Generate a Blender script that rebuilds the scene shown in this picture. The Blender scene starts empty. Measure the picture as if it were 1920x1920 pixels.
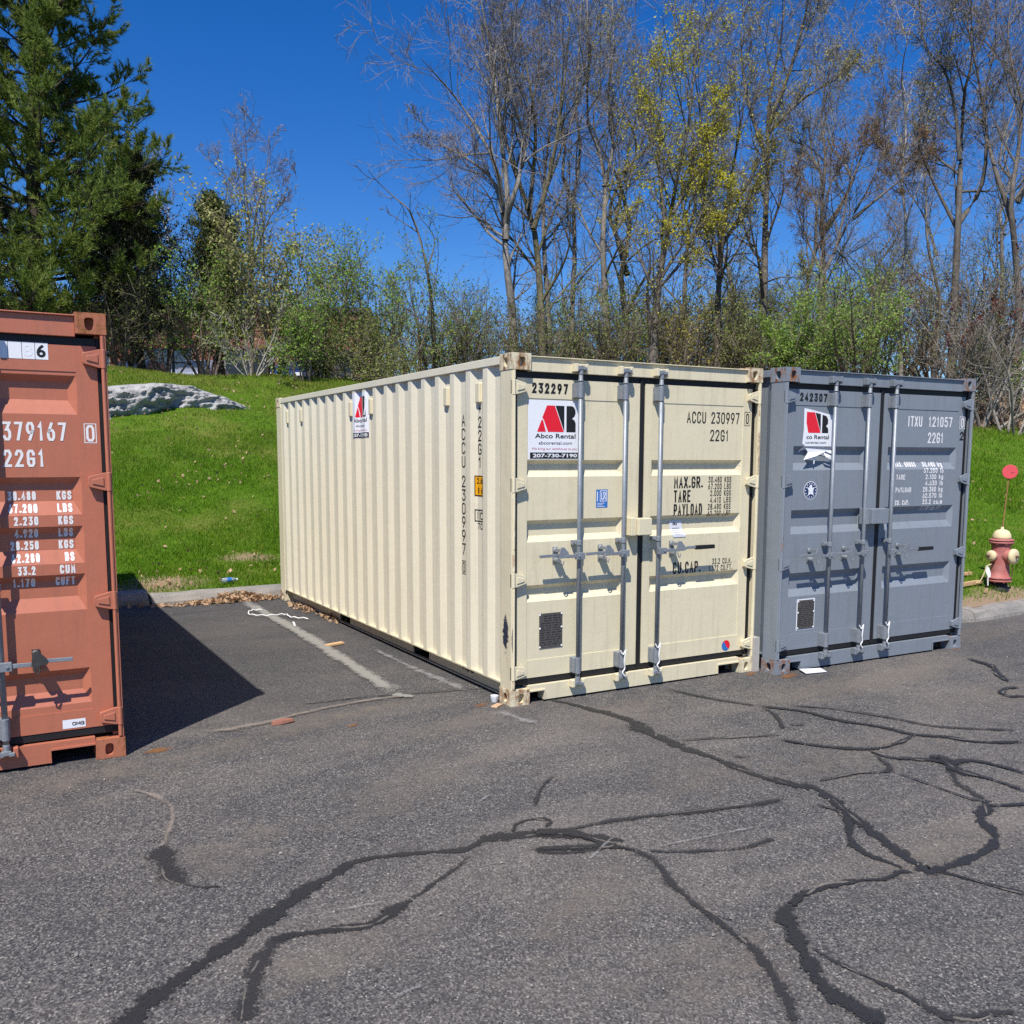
import bpy, bmesh, math, random
import numpy as np
from mathutils import Vector, Matrix

SC = bpy.context.scene
COL = SC.collection
R_ = math.radians
rng = np.random.default_rng(11)
random.seed(5)

# ------------------------------------------------------------------ camera
CAM = np.array([-3.345, -5.825, 1.844])
ROT = np.array([[0.8711342, -0.49104315, 0.00135533],
                [-0.05514793, -0.10057697, -0.99339971],
                [0.48793844, 0.86530971, -0.11469605]])      # world -> camera (x right, y down, z forward)
FOC, PCX, PCY = 1735.8, 945.2, 1058.3                        # in pixels of the 1920 px photograph
cd = bpy.data.cameras.new('camera')
cam = bpy.data.objects.new('camera', cd)
COL.objects.link(cam)
m3 = np.stack([ROT[0], -ROT[1], -ROT[2]], 1)
mw = Matrix([[*m3[i], CAM[i]] for i in range(3)] + [[0, 0, 0, 1]])
cam.matrix_world = mw
cd.sensor_fit = 'HORIZONTAL'
cd.sensor_width = 36
cd.lens = 36 * FOC / 1920
cd.shift_x = (960 - PCX) / 1920
cd.shift_y = (PCY - 960) / 1920
cd.clip_start = 0.05
cd.clip_end = 2000
SC.camera = cam

# ------------------------------------------------------------------ sky, sun, exposure
SUN = Vector((-0.373, -0.402, 0.836)).normalized()
w = bpy.data.worlds.new('World')
SC.world = w
w.use_nodes = True
wn = w.node_tree
bg = wn.nodes['Background']
sky = wn.nodes.new('ShaderNodeTexSky')
sky.sky_type = 'NISHITA'
sky.sun_disc = False
sky.sun_elevation = math.asin(SUN.z)
sky.sun_rotation = math.atan2(SUN.x, SUN.y)
sky.altitude = 250
sky.air_density = 1.0
sky.dust_density = 0.0
sky.ozone_density = 6.0
hs = wn.nodes.new('ShaderNodeHueSaturation')
hs.inputs['Hue'].default_value = 0.513
hs.inputs['Saturation'].default_value = 1.32
hs.inputs['Value'].default_value = 1.08
wn.links.new(sky.outputs[0], hs.inputs['Color'])
wn.links.new(hs.outputs[0], bg.inputs[0])
bg.inputs[1].default_value = 0.098
sd = bpy.data.lights.new('sun', 'SUN')
sd.energy = 5.0
sd.angle = R_(0.5)
sd.color = (1.0, 0.955, 0.89)
so = bpy.data.objects.new('sun', sd)
so.rotation_euler = SUN.to_track_quat('Z', 'Y').to_euler()
so.location = (-20, -20, 40)
COL.objects.link(so)
SC.view_settings.view_transform = 'Standard'
SC.view_settings.look = 'None'
SC.view_settings.gamma = 1
SC.view_settings.exposure = 0.33
SC.view_settings.use_curve_mapping = False
SC.cycles.transparent_max_bounces = 16
SC.cycles.max_bounces = 8
SC.cycles.use_denoising = False


def ray(u, v):
    return ROT.T @ np.array([(u - PCX) / FOC, (v - PCY) / FOC, 1.0])


def at(u, v, dep):
    """world point seen at photo pixel (u, v) that lies dep metres in front of the camera"""
    return CAM + ray(u, v) * dep


# ------------------------------------------------------------------ terrain functions
KERB = [(-60, 6.22), (5.25, 6.22), (5.5, 6.0), (5.62, 5.6), (5.62, 1.35), (5.72, 0.95), (5.98, 0.66), (6.4, 0.56), (9, 0.7), (20, 1.1), (60, 2.5)]


def kerb_y(x):
    x = np.asarray(x, float)
    return np.interp(x, [-60, 5.25, 5.45, 5.62, 5.64, 5.72, 5.98, 6.4, 9, 20, 60],
                     [6.22, 6.22, 6.05, 5.6, 1.35, 0.95, 0.66, 0.56, 0.7, 1.1, 2.5])


def kerb_dist(x, y):
    x = np.asarray(x, float); y = np.asarray(y, float)
    best = np.full(np.broadcast(x, y).shape, 1e9)
    for (ax, ay), (bx, by) in zip(KERB[:-1], KERB[1:]):
        dx, dy = bx - ax, by - ay
        t = np.clip(((x - ax) * dx + (y - ay) * dy) / (dx * dx + dy * dy), 0, 1)
        best = np.minimum(best, np.hypot(x - ax - t * dx, y - ay - t * dy))
    return best


def lawn_z(x, y):
    x = np.asarray(x, float); y = np.asarray(y, float)
    d = np.maximum(kerb_dist(x, y) - 0.2, 0)
    z = np.interp(d, [0, 1, 3, 6, 9, 11, 12.5, 13.5, 15, 19, 26, 31, 300], [.125, .36, .95, 1.95, 2.95, 3.58, 3.96, 4.06, 3.95, 3.45, 3.4, 4.85, 4.85])
    z = z + 0.05 * np.sin(x * .9 + y * .5) * np.minimum(d / 3, 1) + .03 * np.sin(x * 2.1 - y * 1.3 + 1) * np.minimum(d / 3, 1)
    return z


def lot_z(x, y):
    t = np.clip((-1.2 - np.asarray(x, float)) / 1.4, 0, 1)
    return 0.06 * t * t * (3 - 2 * t)


def gz(x, y):
    return float(np.where(np.asarray(y) > kerb_y(x) + .2, lawn_z(x, y), lot_z(x, y)))


def hit(u, v, lift=0.0):
    """where the sight line of a photo pixel meets the ground"""
    d = ray(u, v)
    t = 2.5
    while t < 90:
        p = CAM + d * t
        if p[2] < gz(p[0], p[1]) + lift:
            return p
        t += 0.02
    return CAM + d * 30


# ------------------------------------------------------------------ materials
MATS = {}


class NT:
    def __init__(s, name):
        s.m = bpy.data.materials.new(name)
        s.m.use_nodes = True
        s.t = s.m.node_tree
        s.b = s.t.nodes['Principled BSDF']
        s.out = s.t.nodes['Material Output']
        MATS[name] = s.m

    def n(s, typ, **k):
        o = s.t.nodes.new('ShaderNode' + typ)
        for a, v in k.items():
            if a in o.inputs.keys():
                o.inputs[a].default_value = v
            else:
                setattr(o, a, v)
        return o

    def l(s, a, b):
        s.t.links.new(a, b)

    def co(s, kind='Object'):
        return s.n('TexCoord').outputs[kind]

    def noise(s, scale, detail=4, rough=.6, co=None, dist=0):
        o = s.n('TexNoise')
        o.inputs['Scale'].default_value = scale
        o.inputs['Detail'].default_value = detail
        o.inputs['Roughness'].default_value = rough
        o.inputs['Distortion'].default_value = dist
        s.l(co if co is not None else s.co(), o.inputs['Vector'])
        return o.outputs['Fac']

    def ramp(s, fac, stops):
        o = s.n('ValToRGB')
        e = o.color_ramp.elements
        while len(e) < len(stops):
            e.new(.5)
        for q, (p, c) in zip(e, stops):
            q.position = p
            q.color = (*c, 1) if len(c) == 3 else c
        s.l(fac, o.inputs[0])
        return o.outputs[0]

    def fr(s, fac, a, b):
        """float ramp a..b -> 0..1"""
        o = s.n('MapRange', clamp=True)
        o.inputs[1].default_value = a
        o.inputs[2].default_value = b
        s.l(fac, o.inputs[0])
        return o.outputs[0]

    def mix(s, fac, a, b, typ='MIX'):
        o = s.n('Mix', data_type='RGBA', blend_type=typ)
        if isinstance(fac, (int, float)):
            o.inputs[0].default_value = fac
        else:
            s.l(fac, o.inputs[0])
        for i, q in ((6, a), (7, b)):
            if isinstance(q, tuple):
                o.inputs[i].default_value = (*q, 1)
            else:
                s.l(q, o.inputs[i])
        return o.outputs[2]

    def mul(s, a, b, op='MULTIPLY'):
        o = s.n('Math', operation=op)
        for i, q in enumerate((a, b)):
            if isinstance(q, (int, float)):
                o.inputs[i].default_value = q
            else:
                s.l(q, o.inputs[i])
        return o.outputs[0]

    def bump(s, h, strength=.3, dist=.01):
        o = s.n('Bump')
        o.inputs['Strength'].default_value = strength
        o.inputs['Distance'].default_value = dist
        s.l(h, o.inputs['Height'])
        s.l(o.outputs[0], s.b.inputs['Normal'])

    def col(s, c):
        if isinstance(c, tuple):
            s.b.inputs['Base Color'].default_value = (*c, 1)
        else:
            s.l(c, s.b.inputs['Base Color'])

    def rough(s, r, spec=.5):
        if isinstance(r, (int, float)):
            s.b.inputs['Roughness'].default_value = r
        else:
            s.l(r, s.b.inputs['Roughness'])
        s.b.inputs['Specular IOR Level'].default_value = spec

    def alpha(s, a):
        tr = s.n('BsdfTransparent')
        mx = s.n('MixShader')
        s.l(a, mx.inputs[0])
        s.l(tr.outputs[0], mx.inputs[1])
        s.l(s.b.outputs[0], mx.inputs[2])
        s.l(mx.outputs[0], s.out.inputs[0])


def M(n):
    return MATS[n]


def plain(name, c, r=.6, var=.12, metal=0.0, scale=6, spec=.4, bump=0):
    s = NT(name)
    f = s.noise(scale, 5)
    s.col(s.mix(f, tuple(x * (1 - var) for x in c), tuple(min(1, x * (1 + var)) for x in c)))
    s.rough(r, spec)
    s.b.inputs['Metallic'].default_value = metal
    if bump:
        s.bump(s.noise(scale * 8, 3), bump, .01)
    return s.m


def paint(name, c, dirt=(.25, .2, .13), rust_edge=.0, r=.42, dirty=.36):
    """container paint: big soft fading, fine streaks of dirt, sparse rust specks"""
    s = NT(name)
    big = s.noise(1.3, 3)
    mp = s.n('Mapping')
    mp.inputs['Scale'].default_value = (9, 9, .7)
    s.l(s.co(), mp.inputs[0])
    streak = s.noise(2.2, 6, .65, mp.outputs[0])
    c1 = s.mix(big, tuple(x * .93 for x in c), tuple(min(1, x * 1.05) for x in c))
    c2 = s.mix(s.mul(s.fr(streak, .52, .8), dirty), c1, dirt)
    spk = s.noise(38, 3, .6)
    zone = s.noise(2.1, 2)
    rr = s.mul(s.fr(spk, .70 - rust_edge, .76 - rust_edge), s.fr(zone, .5, .62))
    c3 = s.mix(rr, c2, (.16, .06, .02))
    s.col(c3)
    s.rough(s.mul(s.fr(streak, .2, .9), .2) if False else r, .45)
    s.bump(s.mul(s.noise(2.4, 2), s.mul(s.noise(11, 2), .35), 'ADD'), .35, .012)
    return s.m


BEIGE, GREY, ORNG = (.71, .635, .435), (.212, .240, .272), (.46, .155, .09)
paint('beige_paint', BEIGE)
paint('beige_wall_paint', (.74, .68, .51), dirty=.14)
paint('grey_paint', GREY, dirt=(.12, .11, .09))
paint('orange_paint', ORNG, dirt=(.2, .1, .07), rust_edge=.02)


def rusty(name, c, lo=.5, hi=.64):
    s = NT(name)
    a = s.noise(9, 6, .7)
    mp = s.n('Mapping')
    mp.inputs['Scale'].default_value = (22, 22, 5)
    s.l(s.co(), mp.inputs[0])
    b = s.noise(1, 5, .6, mp.outputs[0])
    f = s.fr(s.mul(a, b, 'ADD'), lo * 2, hi * 2)
    ru = s.ramp(s.noise(30, 4), [(.3, (.09, .03, .012)), (.55, (.26, .10, .028)), (.75, (.42, .22, .08))])
    s.col(s.mix(f, c, ru))
    s.rough(.6, .35)
    s.bump(a, .25, .006)
    return s.m


rusty('beige_rusty', BEIGE, .465, .585)
rusty('grey_rusty', GREY, .49, .58)
rusty('orange_rusty', (.42, .15, .08), .48, .58)
plain('rubber', (.013, .013, .014), .55, .3, scale=12)
s = NT('galvanised')
v = s.n('TexVoronoi')
v.inputs['Scale'].default_value = 60
s.l(s.co(), v.inputs['Vector'])
s.col(s.mix(s.noise(14, 5), s.mix(v.outputs['Distance'], (.26, .285, .31), (.38, .41, .44)), (.19, .205, .22)))
s.b.inputs['Metallic'].default_value = .35
s.rough(.5)
plain('dark_metal', (.09, .085, .08), .5, .3, .6, 20)
plain('grip', (.012, .012, .012), .5)
plain('black_print', (.012, .012, .013), .5, .3, scale=30)
plain('white_print', (.78, .76, .74), .5, .05, scale=30)
plain('grey_print', (.30, .29, .28), .5, .1)
plain('sticker_white', (.80, .81, .83), .35, .03)
plain('red_print', (.75, .012, .03), .35, .05)
plain('pink_print', (.55, .12, .17), .4, .05)
plain('blue_print', (.03, .16, .48), .35, .05)
plain('navy_print', (.02, .04, .12), .4, .1)
plain('yellow_print', (.80, .38, .01), .4, .05)
plain('deck_wood', (.12, .08, .05), .8)
plain('weathered_wood', (.40, .38, .35), .85, .2, scale=20)
plain('plate_metal', (.13, .12, .11), .45, .35, .5, 60)
plain('rope_white', (.72, .72, .70), .7)
s = NT('scuff')
a = s.n('Attribute', attribute_name='edge')
f = s.noise(26, 6, .7)
s.col((.03, .035, .06))
s.rough(.5)
s.alpha(s.fr(s.mul(s.mul(a.outputs['Fac'], .55), s.mul(f, .9), 'ADD'), .62, .74))

# asphalt
s = NT('asphalt')
co = s.co()
vo = s.n('TexVoronoi')
vo.inputs['Scale'].default_value = 140
s.l(co, vo.inputs['Vector'])
agg = s.ramp(vo.outputs['Color'], [(.0, (.018, .018, .019)), (.35, (.062, .060, .060)), (.65, (.138, .130, .122)), (.86, (.27, .245, .215)), (1, (.56, .51, .45))])
fine = s.noise(240, 3, .7, co)
base = s.mix(s.mul(s.fr(fine, .35, .75), .6), agg, (.034, .034, .036))
mid = s.noise(3.2, 6, .65, co)
base = s.mix(s.mul(s.fr(mid, .48, .75), .45), base, (.045, .044, .047))
mp = s.n('Mapping')
mp.inputs['Scale'].default_value = (.45, 1.0, 1)
mp.inputs['Rotation'].default_value = (0, 0, .35)
s.l(co, mp.inputs[0])
sand = s.noise(.9, 7, .68, mp.outputs[0], .6)
sandf = s.mul(s.fr(sand, .44, .66), s.fr(s.noise(75, 3, .7, co), .34, .60))
base = s.mix(s.mul(sandf, .48), base, (.30, .25, .20))
oil = s.noise(.55, 4, .55, co, .4)
base = s.mix(s.mul(s.fr(oil, .56, .75), .35), base, (.040, .040, .043))
sx_ = s.n('SeparateXYZ')
s.l(co, sx_.inputs[0])
bay = s.mul(s.fr(s.mul(sx_.outputs[1], s.mul(s.noise(.7, 5, .6, co), 3.0), 'ADD'), .9, 4.2), .55)
base = s.mix(bay, base, (.040, .040, .043))
s.col(base)
s.rough(.85, .25)
s.bump(s.mul(vo.outputs['Distance'], fine, 'ADD'), .5, .005)


def ragged(name, c1, c2, lo, hi, af=3.0, am=2.0, scale=70, rough=.6, fade=1.0, bump=0):
    """print that breaks up at its rim: alpha from distance to the rim plus two noises"""
    s = NT(name)
    a = s.n('Attribute', attribute_name='edge')
    co = s.co()
    s.col(s.mix(s.noise(60, 4, .6, co), c1, c2))
    s.rough(rough, .3)
    q = s.mul(s.mul(a.outputs['Fac'], 2.0), s.mul(s.mul(s.noise(scale, 4, .7, co), .5, 'SUBTRACT'), af), 'ADD')
    q = s.mul(q, s.mul(s.mul(s.noise(9, 4, .6, co), .5, 'SUBTRACT'), am), 'ADD')
    s.alpha(s.mul(s.fr(q, lo, hi), fade))
    if bump:
        s.bump(s.noise(90, 3, .6, co), bump, .004)


ragged('tar_seal', (.015, .015, .016), (.042, .040, .039), .42, .80, 4.8, 3.6, 75, .55, .93, .5)
ragged('tar_worn', (.020, .020, .021), (.048, .045, .044), .6, 1.25, 6.0, 3.0, 95, .7, .85)
ragged('sand_streak', (.33, .27, .21), (.22, .185, .15), .3, 2.0, 3.5, 4.5, 80, .9, .7)
ragged('line_paint', (.36, .345, .30), (.22, .21, .19), -.1, 1.0, 5.0, 3.0, 80, .8, .8)
ragged('chalk_scuff', (.50, .49, .47), (.33, .32, .31), .7, 2.0, 6.0, 6.0, 75, .8, .38)
ragged('sand_patch', (.32, .265, .21), (.20, .175, .145), .3, 2.8, 6.5, 6.0, 85, .9, .36)
ragged('crack_sand', (.28, .245, .205), (.17, .155, .135), .7, 1.8, 6.0, 9.0, 60, .9, .6)
ragged('rust_stain', (.30, .12, .028), (.20, .10, .04), .5, 2.0, 3.0, 4.0, 40, .9, .7)

# soil under grass
s = NT('lawn_soil')
co = s.co()
g1 = s.noise(.7, 5, .6, co)
g2 = s.noise(9, 5, .7, co)
c = s.mix(s.fr(g2, .35, .7), (.042, .10, .006), (.10, .175, .012))
c = s.mix(s.mul(s.fr(g1, .48, .68), .7), c, (.18, .165, .045))
at_ = s.n('Attribute', attribute_name='bare')
c = s.mix(s.fr(s.mul(at_.outputs['Fac'], s.mul(g2, .7), 'ADD'), .55, .95), c, s.mix(s.noise(30, 5, .7, co), (.19, .13, .08), (.33, .24, .16)))
at2 = s.n('Attribute', attribute_name='litter')
c = s.mix(s.fr(s.mul(at2.outputs['Fac'], s.mul(g2, .5), 'ADD'), .5, .9), c, s.mix(s.noise(25, 5, .7, co), (.06, .042, .028), (.20, .135, .085)))
s.col(c)
s.rough(.95, .1)
s.bump(g2, .6, .03)


def leafmat(name, c1, c2, scale=1.2, trans=.35, rough=.6, c3=None, dry=None):
    s = NT(name)
    co = s.co()
    f = s.noise(scale, 4, .6, co)
    col = s.mix(s.fr(f, .3, .7), c1, c2)
    if c3:
        col = s.mix(s.fr(s.noise(scale * 2.3, 3, .6, co), .56, .68), col, c3)
    col = s.mix(s.fr(s.noise(scale * 14, 2, .5, co), .3, .75), col, s.mix(.6, col, (0, 0, 0)) if False else c2)
    if dry:
        # thin dry turf towards the top of the bank
        sx_ = s.n('SeparateXYZ')
        s.l(co, sx_.inputs[0])
        col = s.mix(s.mul(s.fr(s.mul(sx_.outputs[2], s.mul(s.noise(1.3, 4, .6, co), 3.5), 'ADD'), 3.6, 6.2), .6), col, dry)
    s.col(col)
    s.rough(rough, .25)
    tl = s.n('BsdfTranslucent')
    s.l(col, tl.inputs[0])
    mx = s.n('MixShader')
    mx.inputs[0].default_value = trans
    s.l(s.b.outputs[0], mx.inputs[1])
    s.l(tl.outputs[0], mx.inputs[2])
    s.l(mx.outputs[0], s.out.inputs[0])


leafmat('grass', (.036, .115, .005), (.150, .285, .010), 2.4, .35, c3=(.25, .27, .035), dry=(.30, .27, .06))
leafmat('pine_needle', (.07, .145, .034), (.21, .265, .05), .9, .35, c3=(.27, .25, .05))
leafmat('cedar_leaf', (.014, .024, .010), (.040, .048, .014), 1.5, .15, c3=(.075, .042, .012))
leafmat('cedar_green', (.03, .06, .018), (.085, .105, .022), 1.5, .15, c3=(.085, .06, .015))
leafmat('leaf_fresh', (.14, .26, .035), (.27, .40, .075), 2.0, .4)
leafmat('leaf_olive', (.15, .20, .045), (.28, .32, .08), 2.0, .35)
leafmat('leaf_bright', (.17, .29, .045), (.31, .44, .09), 2.0, .45)
leafmat('leaf_pale', (.24, .26, .07), (.42, .41, .15), 2.0, .35, c3=(.24, .16, .06))
leafmat('leaf_yellow', (.36, .36, .03), (.60, .56, .06), 1.4, .45, c3=(.30, .30, .04))
leafmat('leaf_gold', (.29, .28, .045), (.46, .42, .07), 1.4, .35, c3=(.27, .17, .05))
leafmat('leaf_rust', (.20, .085, .030), (.30, .14, .05), 1.4, .3, c3=(.14, .07, .03))
leafmat('sumac_red', (.10, .014, .012), (.15, .03, .02), 3, .1)
leafmat('dead_leaf', (.26, .15, .08), (.52, .36, .22), 5, .2, c3=(.14, .07, .04))


def bark(name, a, b, sc=7):
    s = NT(name)
    mp = s.n('Mapping')
    mp.inputs['Scale'].default_value = (sc, sc, sc * .25)
    s.l(s.co(), mp.inputs[0])
    f = s.noise(1.6, 6, .7, mp.outputs[0])
    s.col(s.mix(s.fr(f, .3, .7), a, b))
    s.rough(.9, .15)
    s.bump(f, .6, .03)


bark('bark_grey', (.11, .098, .085), (.30, .275, .24))
bark('bark_dark', (.065, .056, .048), (.19, .165, .14))
bark('bark_moss', (.075, .070, .040), (.19, .17, .11))
bark('bark_pine', (.035, .028, .023), (.10, .08, .065))
bark('twig_purple', (.145, .122, .108), (.32, .28, .25), 2)
bark('twig_grey', (.16, .14, .12), (.34, .305, .265), 2)
bark('twig_brown', (.10, .082, .06), (.23, .19, .14), 2)
bark('twig_pale', (.24, .22, .19), (.44, .41, .36), 2)

# stone and brick
s = NT('granite')
co = s.co()
s.col(s.mix(s.fr(s.noise(60, 4, .7, co), .3, .75), s.mix(s.fr(s.noise(3, 5, .6, co), .35, .65), (.10, .092, .08), (.27, .245, .205)), (.33, .31, .285)))
s.rough(.85, .2)
s.bump(s.noise(30, 5, .7, co), .5, .02)
s = NT('ledge_rock')
n1 = s.noise(2.2, 8, .7, co=s.co())
s.col(s.mix(s.fr(s.noise(7, 6, .7), .35, .68), s.mix(s.fr(n1, .3, .7), (.17, .165, .158), (.40, .39, .375)), (.50, .49, .465)))
s.rough(.9, .2)
s.bump(s.noise(11, 8, .75), .9, .05)
s = NT('brickwork')
br = s.n('TexBrick')
br.inputs['Scale'].default_value = 1.0
br.inputs['Brick Width'].default_value = .215
br.inputs['Row Height'].default_value = .075
br.inputs['Mortar Size'].default_value = .008
br.inputs['Color1'].default_value = (.25, .072, .040, 1)
br.inputs['Color2'].default_value = (.19, .055, .034, 1)
br.inputs['Mortar'].default_value = (.25, .21, .18, 1)
mp = s.n('Mapping')
mp.inputs['Rotation'].default_value = (R_(90), 0, 0)
s.l(s.co(), mp.inputs[0])
s.l(mp.outputs[0], br.inputs['Vector'])
s.col(s.mix(s.mul(s.noise(.8, 4), .5), br.outputs[0], (.14, .045, .03)))
s.rough(.9, .2)
plain('concrete_trim', (.36, .34, .31), .8)
s = NT('window_glass')
s.col((.03, .04, .05))
s.rough(.06, .8)
plain('white_siding', (.66, .67, .68), .6, .05)
plain('roof_dark', (.06, .06, .065), .8)
plain('car_silver', (.42, .43, .45), .25, .03, .5)
plain('car_blue', (.03, .05, .12), .2, .05, .3)
plain('car_dark', (.03, .032, .036), .2, .05, .3)
plain('tyre', (.02, .02, .02), .8)
s = NT('hydrant_red')
s.col(s.mix(s.fr(s.noise(7, 5, .6), .4, .7), (.38, .115, .10), (.47, .20, .175)))
s.rough(.65, .3)
s.bump(s.noise(40, 4), .3, .004)
plain('hydrant_cream', (.70, .58, .34), .65, .1, scale=12)
plain('hydrant_black', (.02, .018, .017), .7)
plain('hydrant_rust', (.12, .06, .035), .8, .3, scale=30)
plain('marker_red', (.62, .07, .08), .5, .12)
plain('rod_rust', (.34, .16, .07), .7, .2, scale=20)
plain('fresh_wood', (.60, .38, .19), .7, .15, scale=20)
plain('cardboard', (.52, .34, .20), .8, .1)
plain('paper', (.70, .71, .74), .6, .05)
plain('brick_chip', (.28, .12, .08), .9, .2, scale=30)
s = NT('bottle_plastic')
s.col((.75, .85, .95))
s.rough(.12)
s.b.inputs['Transmission Weight'].default_value = .7


# ------------------------------------------------------------------ mesh helpers
def link(name, me, parent=None, mat=None):
    o = bpy.data.objects.new(name, me)
    COL.objects.link(o)
    if mat:
        me.materials.append(MATS[mat])
    if parent:
        o.parent = parent
    return o


def tag(o, label, cat, group=None):
    o['label'] = label
    o['category'] = cat
    if group:
        o['group'] = group
    return o


def kind(o, k):
    o['kind'] = k
    return o


def empty(name, loc=(0, 0, 0), rz=0):
    o = bpy.data.objects.new(name, None)
    COL.objects.link(o)
    o.location = loc
    o.rotation_euler = (0, 0, rz)
    o.empty_display_size = .2
    return o


class MB:
    def __init__(s):
        s.v = []
        s.f = []

    def add(s, vs, fs):
        b = len(s.v)
        s.v += [tuple(map(float, q)) for q in vs]
        s.f += [tuple(b + i for i in f) for f in fs]
        return s

    def box(s, x0, x1, y0, y1, z0, z1):
        return s.add([(x0, y0, z0), (x1, y0, z0), (x1, y1, z0), (x0, y1, z0), (x0, y0, z1), (x1, y0, z1), (x1, y1, z1), (x0, y1, z1)],
                     [(0, 3, 2, 1), (4, 5, 6, 7), (0, 1, 5, 4), (1, 2, 6, 5), (2, 3, 7, 6), (3, 0, 4, 7)])

    def prism(s, poly, y0, y1):
        """polygon in (x, z), extruded along y; counter-clockwise seen from -y"""
        n = len(poly)
        vs = [(x, y0, z) for x, z in poly] + [(x, y1, z) for x, z in poly]
        fs = [tuple(range(n)), tuple(range(2 * n - 1, n - 1, -1))]
        fs += [(i, i + n, (i + 1) % n + n, (i + 1) % n) for i in range(n)]
        return s.add(vs, fs)

    def tube(s, pts, r, n=8, caps=True):
        pts = [Vector(p) for p in pts]
        rs = r if isinstance(r, (list, tuple)) else [r] * len(pts)
        vs = []
        ref = Vector((0.13, .21, .97)) if abs((pts[-1] - pts[0]).normalized().z) < .9 else Vector((1, 0, 0))
        for i, p in enumerate(pts):
            t = (pts[min(i + 1, len(pts) - 1)] - pts[max(i - 1, 0)]).normalized()
            a = t.cross(ref).normalized()
            b = t.cross(a)
            for k in range(n):
                w_ = 2 * math.pi * k / n
                vs.append(p + (a * math.cos(w_) + b * math.sin(w_)) * rs[i])
        fs = []
        for i in range(len(pts) - 1):
            for k in range(n):
                fs.append((i * n + k, (i + 1) * n + k, (i + 1) * n + (k + 1) % n, i * n + (k + 1) % n))
        if caps:
            fs.append(tuple(range(n)))
            fs.append(tuple((len(pts) - 1) * n + k for k in range(n - 1, -1, -1)))
        return s.add(vs, fs)

    def lathe(s, prof, n=20, org=(0, 0, 0), axis=None):
        """profile of (radius, height) turned about +z (or about axis) through org"""
        q = Vector(axis).to_track_quat('Z', 'Y') if axis is not None else None
        vs = []
        for r, h in prof:
            for k in range(n):
                a = 2 * math.pi * k / n
                p = Vector((r * math.cos(a), r * math.sin(a), h))
                if q:
                    p = q @ p
                vs.append(p + Vector(org))
        fs = [(i * n + k, i * n + (k + 1) % n, (i + 1) * n + (k + 1) % n, (i + 1) * n + k) for i in range(len(prof) - 1) for k in range(n)]
        fs.append(tuple(range(n - 1, -1, -1)))
        fs.append(tuple((len(prof) - 1) * n + k for k in range(n)))
        return s.add(vs, fs)

    def mesh(s, name):
        me = bpy.data.meshes.new(name)
        me.from_pydata(s.v, [], s.f)
        me.update()
        return me

    def build(s, name, mat, parent=None, bevel=0, smooth=False):
        me = s.mesh(name)
        if smooth:
            me.polygons.foreach_set('use_smooth', [True] * len(me.polygons))
        o = link(name, me, parent, mat)
        if bevel:
            md = o.modifiers.new('bevel', 'BEVEL')
            md.width = bevel
            md.segments = 2
            md.limit_method = 'ANGLE'
        return o


def np_mesh(name, V, F, smooth=False):
    """fast mesh from arrays: V (n,3), F (m,3|4)"""
    V = np.ascontiguousarray(V, np.float32)
    F = np.ascontiguousarray(F, np.int32)
    me = bpy.data.meshes.new(name)
    me.vertices.add(len(V))
    me.vertices.foreach_set('co', V.ravel())
    k = F.shape[1]
    me.loops.add(F.size)
    me.loops.foreach_set('vertex_index', F.ravel())
    me.polygons.add(len(F))
    me.polygons.foreach_set('loop_start', np.arange(0, F.size, k, dtype=np.int32))
    if smooth:
        me.polygons.foreach_set('use_smooth', np.ones(len(F), bool))
    me.update()
    me.validate()
    return me


def set_attr(me, name, vals):
    a = me.attributes.new(name, 'FLOAT', 'POINT')
    a.data.foreach_set('value', np.asarray(vals, np.float32))

# ------------------------------------------------------------------ ground: asphalt lot, lawn, kerb
def grid_mesh(name, X, Y, Z):
    ny, nx = X.shape
    V = np.stack([X, Y, Z], -1).reshape(-1, 3)
    i = np.arange(ny * nx).reshape(ny, nx)
    F = np.stack([i[:-1, :-1], i[:-1, 1:], i[1:, 1:], i[1:, :-1]], -1).reshape(-1, 4)
    return np_mesh(name, V, F, True)


far = link('ground', MB().add([(-900, -900, -.6), (900, -900, -.6), (900, 900, -.6), (-900, 900, -.6)], [(0, 1, 2, 3)]).mesh('ground'), None, 'lawn_soil')
kind(far, 'structure')
xs = np.concatenate([np.linspace(-60, -4, 20)[:-1], np.linspace(-4, 0, 30), np.linspace(0, 5, 8)[1:], np.array([5.25, 5.45, 5.62, 5.64, 5.72, 5.85, 5.98, 6.2, 6.4]), np.linspace(7, 60, 30)])
tt = np.linspace(0, 1, 14)
X = np.repeat(xs[None], len(tt), 0)
Y = -70 + (kerb_y(xs)[None] + .12 + 70) * tt[:, None] ** .5
asphalt = kind(link('asphalt', grid_mesh('asphalt', X, Y, lot_z(X, Y)), None, 'asphalt'), 'structure')

xs = np.concatenate([np.linspace(-60, -12, 25)[:-1], np.linspace(-12, 5.2, 90), np.array([5.25, 5.35, 5.45, 5.55, 5.62, 5.64, 5.68, 5.72, 5.85, 5.98, 6.2, 6.4]), np.linspace(6.6, 26, 100), np.linspace(27, 60, 20)])
tt = np.linspace(0, 1, 150) ** 2.2
Y0 = kerb_y(xs) + .17
X = np.repeat(xs[None], len(tt), 0)
Y = Y0[None] + (170 - Y0[None]) * tt[:, None]
Z = lawn_z(X, Y)
lawn_me = grid_mesh('lawn', X, Y, Z)
dk = kerb_dist(X, Y)


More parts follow.
